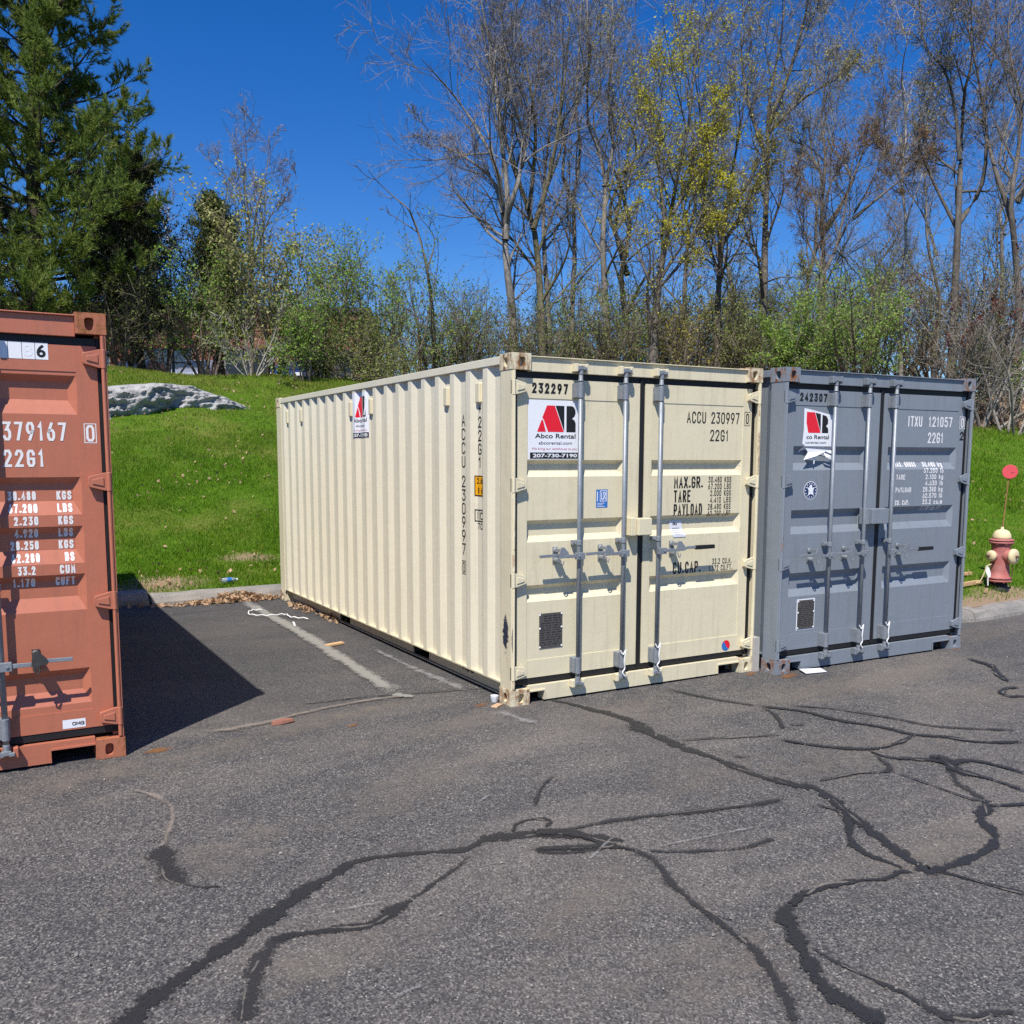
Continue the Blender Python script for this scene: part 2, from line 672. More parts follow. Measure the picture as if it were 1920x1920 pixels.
def bare_amt(x, y):
    d = kerb_dist(x, y)
    a = np.clip(1 - (d - .2) / .42, 0, 1) * np.where(x > 5.3, 1.0, .15)
    for bx, by, br_ in ((-1.35, 6.75, .5), (.0, 7.6, .35), (7.75, 1.0, .5), (-1.9, 6.6, .4)):
        a = np.maximum(a, .8 * np.clip(1.3 - np.hypot((x - bx) * .7, (y - by) * 1.6) / br_, 0, 1))
    return np.clip(a, 0, 1)


def litter_amt(x, y):
    d = kerb_dist(x, y)
    lo = np.where(np.asarray(x) > 9, 8.0, 12.8)
    return np.clip((d - lo) / .8, 0, 1)


set_attr(lawn_me, 'bare', bare_amt(X, Y).ravel())
set_attr(lawn_me, 'litter', litter_amt(X, Y).ravel())
lawn = kind(link('lawn', lawn_me, None, 'lawn_soil'), 'structure')

def unit(a):
    return a / (np.linalg.norm(a, axis=-1, keepdims=True) + 1e-9)


def fbm(P, seed, octs=5, f0=1.0):
    g = np.random.default_rng(seed)
    out = np.zeros(len(P))
    amp = 1.0
    f = f0
    for _ in range(octs):
        for _ in range(3):
            k = unit(g.normal(0, 1, 3)) * f
            ph = g.uniform(0, 6.28)
            w2 = unit(g.normal(0, 1, 3)) * f * .8
            out += amp * np.sin(P @ k * 2.2 + ph + 1.3 * np.sin(P @ w2 * 1.7 + ph * 2))
        amp *= .55
        f *= 1.95
    return out


# grass blades
def blades(n, x0, x1, y0, y1, hmin, hmax, wid):
    x = rng.uniform(x0, x1, n); y = rng.uniform(y0, y1, n)
    d = kerb_dist(x, y)
    keep = (y > kerb_y(x) + .24) & (rng.random(n) > bare_amt(x, y) * 1.0) & (rng.random(n) > litter_amt(x, y) * 1.3)
    keep &= rng.random(n) < np.clip(9.0 / np.hypot(x - CAM[0], y - CAM[1]), .25, 1.0) + .25
    x = x[keep]; y = y[keep]
    z = lawn_z(x, y)
    m = len(x)
    q3 = np.stack([x, y, z], 1)
    pat = np.clip(.85 + .16 * fbm(q3, 31, 3, .9) + .10 * fbm(q3, 32, 2, 4.0), .35, 1.9)
    h = rng.uniform(hmin, hmax, m) * pat
    a = rng.uniform(0, 2 * math.pi, m)
    ww = wid * rng.uniform(.6, 1.3, m)
    lean = rng.normal(0, .45, (m, 2)) * h[:, None]
    c, s_ = np.cos(a) * ww * .5, np.sin(a) * ww * .5
    V = np.empty((m, 3, 3), np.float32)
    V[:, 0] = np.stack([x - c, y - s_, z - .01], 1)
    V[:, 1] = np.stack([x + c, y + s_, z - .01], 1)
    V[:, 2] = np.stack([x + lean[:, 0], y + lean[:, 1], z + h], 1)
    return V.reshape(-1, 3)


GV = np.concatenate([blades(270000, -4.2, 4.5, 6.3, 13.5, .03, .085, .011),
                     blades(130000, -4.2, 9, 13.5, 20.5, .04, .10, .016),
                     blades(160000, 5.6, 16, .7, 11, .03, .085, .012),
                     blades(90000, 12, 24, 3, 13, .05, .11, .022)])
gm = np_mesh('grass', GV, np.arange(len(GV)).reshape(-1, 3))
kind(tag(link('grass', gm, None, 'grass'), 'short green lawn grass covering the slope behind the containers', 'grass'), 'stuff')


# kerb stones: sloped granite, laid end to end
def kerb_run():
    L = [Vector((x, y, 0)) for x, y in KERB[1:-1]]
    L[0:0] = [Vector((-14, 6.22, 0))]
    L[-1] = Vector((20, 1.1, 0))
    return L


kb = MB()
path = kerb_run()
for a, b in zip(path[:-1], path[1:]):
    t = (b - a).normalized()
    nrm = Vector((-t.y, t.x, 0))
    q = [a + nrm * .10, b + nrm * .10, b + nrm * .17, a + nrm * .17]
    kb.add([(p.x, p.y, -.05) for p in q] + [(p.x, p.y, .07) for p in q], [(0, 1, 5, 4), (1, 2, 6, 5), (2, 3, 7, 6), (3, 0, 4, 7), (4, 5, 6, 7)])
kerb = kind(kb.build('kerb', 'granite'), 'structure')


def kerb_stone(a, b):
    t = (b - a).normalized()
    L = (b - a).length
    nrm = Vector((-t.y, t.x, 0))
    mb = MB()
    n = max(2, int(L / .3))
    prof = [(-.015, -.05), (.0, .035), (.045, .098), (.075, .122), (.21, .135), (.24, -.05)]
    vs = []
    zb = float(lot_z(a.x, a.y))
    for i in range(n + 1):
        e = .012 if i in (0, n) else 0
        for k, (px, pz) in enumerate(prof):
            j = random.gauss(0, .007)
            p = a + t * (L * i / n + (e if i == 0 else -e if i == n else 0) * (1 if k else 0)) + nrm * (px + j)
            vs.append((p.x, p.y, pz + zb + (random.gauss(0, .005) if k else 0) - e * .6))
    m = len(prof)
    fs = [(i * m + k, (i + 1) * m + k, (i + 1) * m + k + 1, i * m + k + 1) for i in range(n) for k in range(m - 1)]
    fs += [tuple(range(m - 1, -1, -1)), tuple(n * m + k for k in range(m))]
    mb.add(vs, fs)
    return mb.build('kerb_stone', 'granite', kerb)


for a, b in zip(path[:-1], path[1:]):
    L = (b - a).length
    t = (b - a) / L
    s0 = 0.0
    if L < 1.2:
        kerb_stone(a, b - t * .01)
        continue
    if a.x < -13:
        s0 = 0.3
    while s0 < L - .05:
        ln = random.uniform(1.35, 2.0)
        if L - s0 - ln < .5:
            ln = L - s0
        kerb_stone(a + t * s0, a + t * (s0 + ln - .014))
        s0 += ln


# ragged ribbons lying on the asphalt: crack sealer, paint, stains
def catmull(P, k=6):
    P = [np.array(p, float) for p in P]
    Q = [2 * P[0] - P[1]] + P + [2 * P[-1] - P[-2]]
    out = []
    for i in range(1, len(Q) - 2):
        for j in range(k):
            t = j / k
            a, b, c, d = Q[i - 1], Q[i], Q[i + 1], Q[i + 2]
            out.append(.5 * ((2 * b) + (c - a) * t + (2 * a - 5 * b + 4 * c - d) * t * t + (3 * b - 3 * c + d - a) * t ** 3))
    out.append(P[-1])
    return np.array(out)


LAYER = [0.0012]


def ribbon(name, world_xy, wid, mat, parent=None, wob=.25, k=7):
    P = catmull(world_xy, k)
    n = len(P)
    T = np.gradient(P, axis=0)
    T /= np.linalg.norm(T, axis=1)[:, None] + 1e-9
    N = np.stack([-T[:, 1], T[:, 0]], 1)
    wv = np.interp(np.arange(n), np.linspace(0, n - 1, len(wid)), wid) if hasattr(wid, '__len__') else np.full(n, wid)
    ph = random.uniform(0, 50)
    ii = np.arange(n)
    jit = np.sin(ii * .45 + ph) * .6 + np.sin(ii * 1.1 + ph * 1.7) * .4
    P = P + N * (jit * wv * wob * .4)[:, None]
    wv = wv * (1 + .4 * np.sin(ii * .55 + ph * 2.1) * wob * 2 + .15 * np.sin(ii * 1.7 + ph))
    end = np.minimum(1, np.minimum(ii, n - 1 - ii) / 2.0 + .0)
    LAYER[0] += .00013
    z0 = LAYER[0]
    off = [-.8, 0, .8]
    V = []
    E_ = []
    for o in off:
        q = P + N * (o * wv)[:, None]
        V.append(np.column_stack([q, lot_z(q[:, 0], q[:, 1]) + z0]))
        E_.append((np.ones(n) if o == 0 else np.zeros(n)) * end)
    V = np.concatenate(V)
    F = np.concatenate([np.stack([r * n + ii[:-1], r * n + ii[1:], (r + 1) * n + ii[1:], (r + 1) * n + ii[:-1]], 1) for r in (0, 1)])[:, ::-1]
    me = np_mesh(name, V, F)
    set_attr(me, 'edge', np.concatenate(E_))
    o = link(name, me, parent or asphalt, mat)
    return o


def c6(x, y):
    return 200 + x * 800 / 1920, 1240 + y * 800 / 1920


def c7(x, y):
    return 1000 + x * 920 / 1920, 1240 + y * 920 / 1920


def gp(fn, pts):
    out = []
    for x, y in pts:
        u, v = fn(x, y)
        d = ray(u, v)
        t = -CAM[2] / d[2]
        p = CAM + d * t
        t = (float(lot_z(p[0], p[1])) - CAM[2]) / d[2]
        out.append((CAM + d * t)[:2])
    return out


px = lambda x, y: (x, y)
def patch(name, u, v, rx, ry, mat, rot=0.0, n=26):
    """a blotch on the asphalt: fan of triangles, full at the middle, fading out at the rim"""
    c_ = gp(px, [(u, v)])[0]
    LAYER[0] += .00013
    V = [(c_[0], c_[1], float(lot_z(c_[0], c_[1])) + LAYER[0])]
    E_ = [1.0]
    for ring, e in ((.5, .62), (1.0, 0.0)):
        for k in range(n):
            a = 2 * math.pi * k / n
            r_ = ring * (1 + .22 * math.sin(2 * a + u) + .15 * math.sin(5 * a + v) if ring > .9 else 1)
            x, y = rx * r_ * math.cos(a), ry * r_ * math.sin(a)
            x, y = c_[0] + x * math.cos(rot) - y * math.sin(rot), c_[1] + x * math.sin(rot) + y * math.cos(rot)
            V.append((x, y, float(lot_z(x, y)) + LAYER[0]))
            E_.append(e)
    F = [(0, 1 + k, 1 + (k + 1) % n) for k in range(n)]
    for k in range(n):
        a, b = 1 + k, 1 + (k + 1) % n
        F += [(a, a + n, b + n), (a, b + n, b)]
    me = np_mesh(name, np.array(V), np.array(F))
    set_attr(me, 'edge', E_)
    return link(name, me, asphalt, mat)


for u, v, rx_, ry_, rot in ((110, 1470, .85, .28, .5), (330, 1425, .8, .25, .45), (560, 1365, .9, .2, .4), (900, 1345, .9, .28, .3), (700, 1330, .7, .16, .4), (1180, 1330, .9, .3, .2), (1500, 1300, 1.3, .3, .15), (1690, 1265, 1.2, .28, .1),
                            (1850, 1190, 1.1, .35, .1), (1900, 1300, 1.0, .4, 0), (1330, 1450, .8, .3, .3), (760, 1480, .7, .3, .5), (430, 1600, .6, .3, .6), (1600, 1420, 1.0, .35, .2), (1100, 1700, .6, .25, .4), (1750, 1600, .8, .3, .2), (600, 1800, .5, .25, .4), (1360, 1800, .5, .3, .3)):
    patch('sand_patch', u, v, rx_, ry_, 'sand_patch', rot)
for u, v, r_ in ((298, 1408, .13), (905, 1322, .11), (1478, 1268, .15), (1408, 1264, .09), (1790, 1216, .12), (660, 1361, .07)):
    patch('rust_stain', u, v, r_, r_ * .5, 'rust_stain', .3)
seals = [
    (c6, [(60, 1660), (150, 1570), (230, 1500), (420, 1370), (560, 1265), (690, 1180), (800, 1100), (900, 1030), (1020, 965), (1100, 915)], [.115, .105, .095, .08, .10, .10, .09, .07, .05], 'tar_seal'),
    (c6, [(1010, 965), (1090, 915), (1250, 880), (1420, 865), (1600, 850), (1700, 805), (1850, 785), (2000, 775), (2120, 790), (2240, 800), (2340, 810)], [.04, .05, .05, .045, .06, .10, .12, .10, .08, .05], 'tar_seal'),
    (c6, [(600, 1650), (650, 1480), (690, 1360), (740, 1280), (830, 1235)], [.11, .10, .09, .10, .06], 'tar_worn'),
    (c6, [(720, 1260), (830, 1238), (1000, 1215), (1180, 1190), (1300, 1120), (1380, 1075)], [.05, .055, .06, .075, .07, .04], 'tar_seal'),
    (c6, [(1360, 1085), (1480, 1000), (1560, 940), (1640, 880)], [.04, .03, .035, .05], 'tar_worn'),
    (c6, [(225, 830), (265, 900), (300, 960), (350, 1010)], [.10, .13, .14, .08], 'tar_worn'),
    (c6, [(330, 1005), (430, 1020), (510, 1015)], .02, 'tar_worn'),
    (c6, [(1830, 770), (1840, 740), (1890, 718), (1960, 712), (2000, 725), (1975, 750)], .03, 'tar_seal'),
    (c6, [(1900, 850), (2050, 865), (2200, 850), (2300, 830)], [.05, .06, .05, .04], 'tar_worn'),
    (c7, [(60, 150), (150, 170), (230, 190), (380, 235), (430, 270), (560, 330), (680, 370), (800, 420), (920, 460), (1010, 485), (1090, 492)], [.05, .07, .09, .12, .16, .10, .08, .08, .09, .12, .14], 'tar_seal'),
    (c7, [(1060, 485), (1100, 500), (1160, 535), (1220, 590), (1300, 650), (1390, 720), (1480, 785), (1550, 822), (1600, 810)], [.08, .07, .075, .10, .085, .08, .085, .10, .08], 'tar_seal'),
    (c7, [(1560, 820), (1640, 802), (1720, 770), (1790, 730), (1808, 690), (1765, 640), (1752, 605), (1778, 570), (1762, 545)], [.07, .065, .055, .05, .05, .075, .075, .07, .06], 'tar_seal'),
    (c7, [(1765, 550), (1700, 505), (1655, 475), (1640, 445), (1650, 420)], [.08, .07, .06, .06, .1], 'tar_worn'),
    (c7, [(1600, 830), (1680, 850), (1760, 870), (1930, 918)], .035, 'tar_seal'),
    (c7, [(1110, 565), (1180, 585), (1225, 620), (1240, 690), (1265, 735), (1320, 765), (1400, 795), (1450, 815)], [.02, .03, .05, .05, .055, .055, .03, .02], 'tar_seal'),
    (c7, [(1480, 828), (1430, 832), (1380, 855), (1260, 865), (1140, 890), (1050, 920), (1000, 962)], [.03, .05, .03, .04, .035, .05, .06], 'tar_seal'),
    (c7, [(1002, 950), (988, 990), (1005, 1050), (1030, 1090), (1060, 1150), (1100, 1230), (1170, 1300), (1260, 1360), (1400, 1430)], [.05, .075, .085, .085, .06, .07, .085, .11, .11], 'tar_seal'),
    (c7, [(1080, 1120), (1180, 1180), (1310, 1240), (1440, 1300), (1560, 1370), (1660, 1420)], [.02, .025, .03, .035, .05, .07], 'tar_worn'),
    (c7, [(1640, 1400), (1720, 1395), (1790, 1385), (1900, 1378)], .035, 'tar_worn'),
    (c7, [(390, 742), (470, 780), (540, 870), (640, 960), (760, 1050), (860, 1130), (930, 1220), (980, 1310), (1030, 1440)], [.05, .06, .06, .055, .05, .055, .055, .06, .06], 'tar_worn'),
    (c7, [(110, 668), (300, 630), (500, 605), (700, 585), (860, 565), (990, 538)], [.04, .05, .055, .06, .06, .05], 'tar_worn'),
    (c7, [(0, 680), (120, 668), (210, 695), (290, 720), (420, 745)], [.10, .09, .06, .06, .04], 'tar_seal'),
    (c7, [(0, 738), (150, 735), (260, 725), (330, 722)], [.05, .07, .05, .03], 'tar_seal'),
    (c7, [(430, 745), (560, 750), (700, 745), (820, 735), (890, 715), (940, 695)], [.03, .035, .035, .04, .05, .04], 'tar_worn'),
    (c7, [(890, 180), (1060, 200), (1200, 235), (1360, 260), (1490, 290), (1620, 300), (1750, 320), (1930, 318)], [.05, .06, .06, .07, .06, .06, .06, .06], 'tar_seal'),
    (c7, [(520, 110), (700, 150), (900, 180)], .06, 'tar_worn'),
    (c7, [(1000, 175), (1180, 190), (1400, 225), (1600, 260), (1930, 275)], .05, 'tar_worn'),
    (c7, [(905, 185), (950, 220), (985, 275)], .05, 'tar_worn'),
    (c7, [(560, 315), (700, 305), (830, 300), (970, 290)], .03, 'tar_worn'),
    (c7, [(950, 308), (1120, 335), (1310, 348), (1420, 325), (1495, 290)], [.04, .05, .06, .05, .04], 'tar_seal'),
    (c7, [(1310, 350), (1390, 380), (1540, 390), (1640, 400), (1740, 395), (1930, 442)], [.04, .04, .06, .09, .05, .05], 'tar_seal'),
    (c7, [(1330, 365), (1395, 430), (1250, 445), (1090, 480)], [.04, .05, .04, .03], 'tar_worn'),
    (c7, [(1545, 378), (1600, 385), (1660, 430), (1800, 470), (1930, 512)], [.08, .10, .10, .05, .04], 'tar_seal'),
    (c7, [(1420, 440), (1560, 490), (1700, 540), (1760, 552)], .025, 'tar_worn'),
    (c7, [(1780, 570), (1930, 564)], .035, 'tar_seal'),
    (c7, [(1690, -10), (1790, 20), (1820, 55), (1860, 85)], [.07, .08, .07, .05], 'tar_seal'),
    (c7, [(1900, 105), (1845, 112), (1835, 130), (1870, 142), (1930, 140)], .05, 'tar_seal'),
    (c7, [(1000, 250), (1060, 250)], .06, 'tar_worn'),
    (c7, [(780, 375), (850, 380)], .03, 'tar_worn'),
    (px, [(1000, 1520), (1015, 1480), (1040, 1455)], .03, 'tar_worn'),
    (px, [(560, 1322), (690, 1308), (800, 1300), (930, 1290)], .03, 'tar_worn'),
]
for fn, pts, wd, mat in seals:
    if len(pts) == 2:
        pts = [pts[0], ((pts[0][0] + pts[1][0]) / 2, (pts[0][1] + pts[1][1]) / 2 + 2), pts[1]]
    wd = [x * .68 for x in wd] if isinstance(wd, list) else wd * .7
    W0 = gp(fn, pts)
    ribbon('crack_seal', W0, wd, mat)
    # short stretches where the crack has opened again and filled with sand
    if len(W0) > 3 and random.random() < .8:
        k = random.randrange(0, len(W0) - 2)
        W1 = [p + rng.normal(0, .015, 2) for p in W0[k:k + 3]]
        ribbon('crack', W1, .010, 'crack_sand', wob=.5)
for fn, pts, wd, mat, nm in [
    (c6, [(100, 580), (230, 620), (300, 690), (270, 800), (240, 850)], .03, 'sand_streak', 'sand_streak'),
    (c6, [(450, 330), (700, 285), (900, 235), (1150, 185), (1350, 160)], [.06, .06, .04, .05, .04], 'sand_streak', 'sand_streak'),
    (c6, [(800, 1180), (1000, 1140), (1340, 1080)], .010, 'chalk_scuff', 'scratch'),
    (c7, [(480, 735), (750, 680), (1030, 628)], .010, 'chalk_scuff', 'scratch'),
    (c7, [(195, 812), (260, 745), (318, 690)], .018, 'chalk_scuff', 'scratch'),
    (c6, [(1820, 1220), (1870, 1185), (1925, 1150)], .016, 'chalk_scuff', 'scratch'),
    (c6, [(1280, 1540), (1350, 1500), (1420, 1475)], .015, 'chalk_scuff', 'scratch'),
    (c6, [(1655, 655), (1700, 625), (1725, 612)], .010, 'chalk_scuff', 'scratch'),
    (px, [(455, 1128), (560, 1186), (655, 1246), (742, 1301)], .10, 'line_paint', 'parking_line'),
    (px, [(738, 1304), (776, 1309)], .06, 'line_paint', 'parking_line'),
    (px, [(695, 1216), (760, 1248), (815, 1272), (880, 1300)], [.05, .05, .09, .08], 'chalk_scuff', 'parking_line'),
    (px, [(925, 1335), (1010, 1360)], .10, 'chalk_scuff', 'chalk_mark')]:
    if len(pts) == 2:
        pts = [pts[0], ((pts[0][0] + pts[1][0]) / 2, (pts[0][1] + pts[1][1]) / 2 + 1), pts[1]]
    ribbon(nm, gp(fn, pts), wd, mat, wob=.08 if 'line' in nm else .3)
# ------------------------------------------------------------------ stroke lettering
GL = {
 '0': [[(1, 0), (3, 0), (4, 1), (4, 5), (3, 6), (1, 6), (0, 5), (0, 1), (1, 0)]],
 '1': [[(1, 4.8), (2.2, 6), (2.2, 0)]],
 '2': [[(0, 4.6), (0, 5), (1, 6), (3, 6), (4, 5), (4, 4), (0, 0), (4, 0)]],
 '3': [[(0, 6), (4, 6), (1.8, 3.6), (3, 3.6), (4, 2.6), (4, 1), (3, 0), (1, 0), (0, 1)]],
 '4': [[(3, 0), (3, 6), (0, 1.6), (4, 1.6)]],
 '5': [[(4, 6), (.4, 6), (.2, 3.4), (1, 3.8), (3, 3.8), (4, 2.8), (4, 1), (3, 0), (1, 0), (0, 1)]],
 '6': [[(2.6, 6), (0, 2.4), (0, 1), (1, 0), (3, 0), (4, 1), (4, 2.6), (3, 3.5), (1, 3.5), (.3, 2.8)]],
 '7': [[(0, 6), (4, 6), (1.4, 0)]],
 '8': [[(1, 3.2), (.2, 4), (.2, 5.2), (1, 6), (3, 6), (3.8, 5.2), (3.8, 4), (3, 3.2)], [(1, 3.2), (3, 3.2), (4, 2.2), (4, 1), (3, 0), (1, 0), (0, 1), (0, 2.2), (1, 3.2)]],
 'A': [[(0, 0), (2, 6), (4, 0)], [(.8, 2), (3.2, 2)]],
 'B': [[(0, 0), (0, 6), (3, 6), (3.8, 5.2), (3.8, 4), (3, 3.2), (0.5, 3.2)], [(3, 3.2), (4, 2.2), (4, 1), (3, 0), (.5, 0)]],
 'C': [[(4, 4.6), (4, 5), (3, 6), (1, 6), (0, 5), (0, 1), (1, 0), (3, 0), (4, 1), (4, 1.4)]],
 'D': [[(0, 0), (0, 6), (2.6, 6), (4, 4.6), (4, 1.4), (2.6, 0), (0, 0)]],
 'E': [[(4, 0), (0, 0), (0, 6), (4, 6)], [(.5, 3.2), (3, 3.2)]],
 'F': [[(0, 0), (0, 6), (4, 6)], [(.5, 3.2), (3, 3.2)]],
 'G': [[(4, 4.6), (4, 5), (3, 6), (1, 6), (0, 5), (0, 1), (1, 0), (3, 0), (4, 1), (4, 2.8), (2.2, 2.8)]],
 'I': [[(2, 0), (2, 6)]],
 'K': [[(0, 0), (0, 6)], [(4, 6), (.4, 2.2)], [(1.6, 3.4), (4, 0)]],
 'L': [[(0, 6), (0, 0), (4, 0)]],
 'M': [[(0, 0), (0, 6), (2, 2), (4, 6), (4, 0)]],
 'N': [[(0, 0), (0, 6), (4, 0), (4, 6)]],
 'O': [[(1, 0), (3, 0), (4, 1), (4, 5), (3, 6), (1, 6), (0, 5), (0, 1), (1, 0)]],
 'P': [[(0, 0), (0, 6), (3, 6), (4, 5), (4, 3.8), (3, 2.8), (.5, 2.8)]],
 'R': [[(0, 0), (0, 6), (3, 6), (4, 5), (4, 4), (3, 3), (.5, 3)], [(2.2, 2.7), (4, 0)]],
 'S': [[(4, 4.7), (4, 5), (3, 6), (1, 6), (0, 5), (0, 4), (1, 3.2), (3, 2.8), (4, 2), (4, 1), (3, 0), (1, 0), (0, 1), (0, 1.3)]],
 'T': [[(0, 6), (4, 6)], [(2, 5.6), (2, 0)]],
 'U': [[(0, 6), (0, 1), (1, 0), (3, 0), (4, 1), (4, 6)]],
 'X': [[(0, 0), (4, 6)], [(0, 6), (4, 0)]],
 'Y': [[(0, 6), (2, 3), (4, 6)], [(2, 2.7), (2, 0)]],
 '.': [[(1.4, .45), (2.6, .45)]],
 '-': [[(.8, 3), (3.2, 3)]],
 '+': [[(.5, 3), (3.5, 3)], [(2, 1.2), (2, 4.8)]],
 'k': [[(0, 0), (0, 6)], [(3.4, 4), (.5, 1.7)], [(1.3, 2.2), (3.5, 0)]],
 'g': [[(3.4, 4), (3.4, -1), (2.6, -1.6), (.6, -1.6)], [(3.2, 3.6), (2.6, 4), (.8, 4), (0, 3.2), (0, .8), (.8, 0), (2.6, 0), (3.1, .4)]],
 'l': [[(2, 0), (2, 6)]],
 'b': [[(0, 6), (0, 0), (2.6, 0), (3.4, .8), (3.4, 3.2), (2.6, 4), (.5, 4)]],
 'c': [[(3.4, 3.3), (2.6, 4), (.8, 4), (0, 3.2), (0, .8), (.8, 0), (2.6, 0), (3.4, .7)]],
 'u': [[(0, 4), (0, .8), (.8, 0), (3.4, 0), (3.4, 4)]],
 'm': [[(0, 0), (0, 4), (3.4, 4), (4, 3.4), (4, 0)], [(2, 3.6), (2, 0)]],
 'f': [[(3.6, 6), (2.4, 6), (1.6, 5.2), (1.6, 0)], [(.4, 4), (3.2, 4)]],
 't': [[(1.6, 6), (1.6, .8), (2.4, 0), (3.6, 0)], [(.4, 4), (3.2, 4)]],
 'i': [[(2, 0), (2, 4)], [(2, 5), (2, 6)]],
}
GL['9'] = [[(4 - x, 6 - y) for x, y in pl] for pl in GL['6']]
GWD = {' ': .75, '.': .45, '1': .72, 'I': .5, 'l': .5, 'i': .5}


def stroke_polys(text, x0, x1, z0, z1, wt, gap=.32):
    """quads in (x, z) for a line of lettering that fills the box x0..x1, z0..z1"""
    tot = sum(GWD.get(c, 1) for c in text) + gap * (len(text) - 1)
    u = (x1 - x0) / tot
    h = z1 - z0
    polys = []
    cx = x0
    hw = wt / 2
    lay = 0
    for c in text:
        wd = GWD.get(c, 1) * u
        for pl in GL.get(c, []):
            sx = (u - wt) / 4
            sz = (h - wt) / 6
            xo = cx + wt / 2 - (u - wd) / 2
            P = [Vector((xo + a * sx, z0 + wt / 2 + b * sz)) for a, b in pl]
            closed = (P[0] - P[-1]).length < 1e-6
            if closed:
                P = P[:-1]
            n = len(P)
            L, Rr = [], []
            for i in range(n):
                if closed:
                    a, b = P[i - 1], P[(i + 1) % n]
                else:
                    a, b = P[max(i - 1, 0)], P[min(i + 1, n - 1)]
                d1 = (P[i] - a).normalized() if (P[i] - a).length > 0 else (b - P[i]).normalized()
                d2 = (b - P[i]).normalized() if (b - P[i]).length > 0 else d1
                n1 = Vector((-d1.y, d1.x)); n2 = Vector((-d2.y, d2.x))
                mm = (n1 + n2)
                mm = mm / max(mm.length, 1e-6)
                k = hw / max(mm.dot(n1), .45)
                p = P[i].copy()
                if not closed and i == 0:
                    p -= d2 * hw * .9
                if not closed and i == n - 1:
                    p += d1 * hw * .9
                L.append(p + mm * k)
                Rr.append(p - mm * k)
            for i in range(n if closed else n - 1):
                j = (i + 1) % n
                polys.append(([L[i], Rr[i], Rr[j], L[j]], lay % 3))
            lay += 1
        cx += wd + gap * u
    return polys


FONT = {}


def font_polys(text, x0, x1, z0, z1, bold=0.0, shear=0.0):
    cu = bpy.data.curves.new('t', 'FONT')
    cu.body = text
    cu.offset = bold
    cu.shear = shear
    cu.resolution_u = 3
    ob = bpy.data.objects.new('t', cu)
    COL.objects.link(ob)
    dg = bpy.context.evaluated_depsgraph_get()
    me = bpy.data.meshes.new_from_object(ob.evaluated_get(dg))
    V = [Vector((v.co.x, v.co.y)) for v in me.vertices]
    ax, bx = min(p.x for p in V), max(p.x for p in V)
    ay, by = min(p.y for p in V), max(p.y for p in V)
    out = []
    for p in me.polygons:
        out.append(([Vector((x0 + (V[i].x - ax) / (bx - ax) * (x1 - x0), z0 + (V[i].y - ay) / (by - ay) * (z1 - z0))) for i in p.vertices], 0))
    bpy.data.objects.remove(ob)
    bpy.data.meshes.remove(me)
    bpy.data.curves.remove(cu)
    return out


def decal(name, polys, surf, mat, parent, cuts_x=(), cuts_z=(), lift=.0015, to3=None):
    """lay flat print on a formed panel: cut it at the panel's folds, then press it on"""
    bm = bmesh.new()
    for pl, lay in polys:
        vs = [bm.verts.new((p[0], lay * .0003, p[1])) for p in pl]
        try:
            bm.faces.new(vs)
        except ValueError:
            pass
    if not polys:
        return None
    xs_ = [v.co.x for v in bm.verts]
    zs_ = [v.co.z for v in bm.verts]
    for c in cuts_x:
        if min(xs_) < c < max(xs_):
            bmesh.ops.bisect_plane(bm, geom=bm.verts[:] + bm.edges[:] + bm.faces[:], plane_co=(c, 0, 0), plane_no=(1, 0, 0))
    for c in cuts_z:
        if min(zs_) < c < max(zs_):
            bmesh.ops.bisect_plane(bm, geom=bm.verts[:] + bm.edges[:] + bm.faces[:], plane_co=(0, 0, c), plane_no=(0, 0, 1))
    for v in bm.verts:
        a, b, l = v.co.x, v.co.z, v.co.y
        v.co = to3(a, b, lift + l) if to3 else (a, surf(a, b) - lift - l, b)
    bm.normal_update()
    me = bpy.data.meshes.new(name)
    bm.to_mesh(me)
    bm.free()
    return link(name, me, parent, mat)


def rect(x0, x1, z0, z1):
    return [([Vector((x0, z0)), Vector((x1, z0)), Vector((x1, z1)), Vector((x0, z1))], 0)]


def frame_polys(x0, x1, z0, z1, t):
    return rect(x0, x1, z0, z0 + t) + rect(x0, x1, z1 - t, z1) + rect(x0, x0 + t, z0 + t, z1 - t) + rect(x1 - t, x1, z0 + t, z1 - t)


def disc_polys(cx, cz, rx, rz, n=24, a0=0, a1=2 * math.pi):
    return [([Vector((cx + rx * math.cos(a0 + (a1 - a0) * k / n), cz + rz * math.sin(a0 + (a1 - a0) * k / n))) for k in range(n + (0 if a1 - a0 > 6.2 else 1))], 0)]


def logo_polys(x0, x1, z0, z1):
    """the red and black AR mark on the rental sticker, in a box"""
    f = lambda L: [([Vector((x0 + a * (x1 - x0), z1 - b * (z1 - z0))) for a, b in L], 0)]
    red = f([(.25, 0), (.45, 0), (.69, 1), (.28, 1), (.165, .53), (.13, .46)]) + f([(.115, .54), (.15, .56), (.225, 1), (0, 1)])
    blk = f([(.47, 0), (.70, 0), (.70, .985)]) + f([(.755, 0), (.90, 0), (.955, .05), (.99, .16), (.995, .28), (.965, .40), (.90, .48), (.965, .54), (1.0, .66), (1.0, 1), (.755, 1)])
    return red, blk


# ------------------------------------------------------------------ shipping containers
W_, L_, H_ = 2.438, 6.058, 2.591
PITCH = 0.283
WALL_Y0, WALL_Y1 = 0.18, L_ - .18


def wall_depth(y):
    """inward depth of the corrugated side wall at distance y from the door end"""
    t = (y - .106 + 1e-7) % PITCH
    a, b, c = .070, .139, .214
    if t < a:
        return 0.0
    if t < b:
        return .031 * (t - a) / (b - a)
    if t < c:
        return .031
    return .031 * (1 - (t - c) / (PITCH - c))


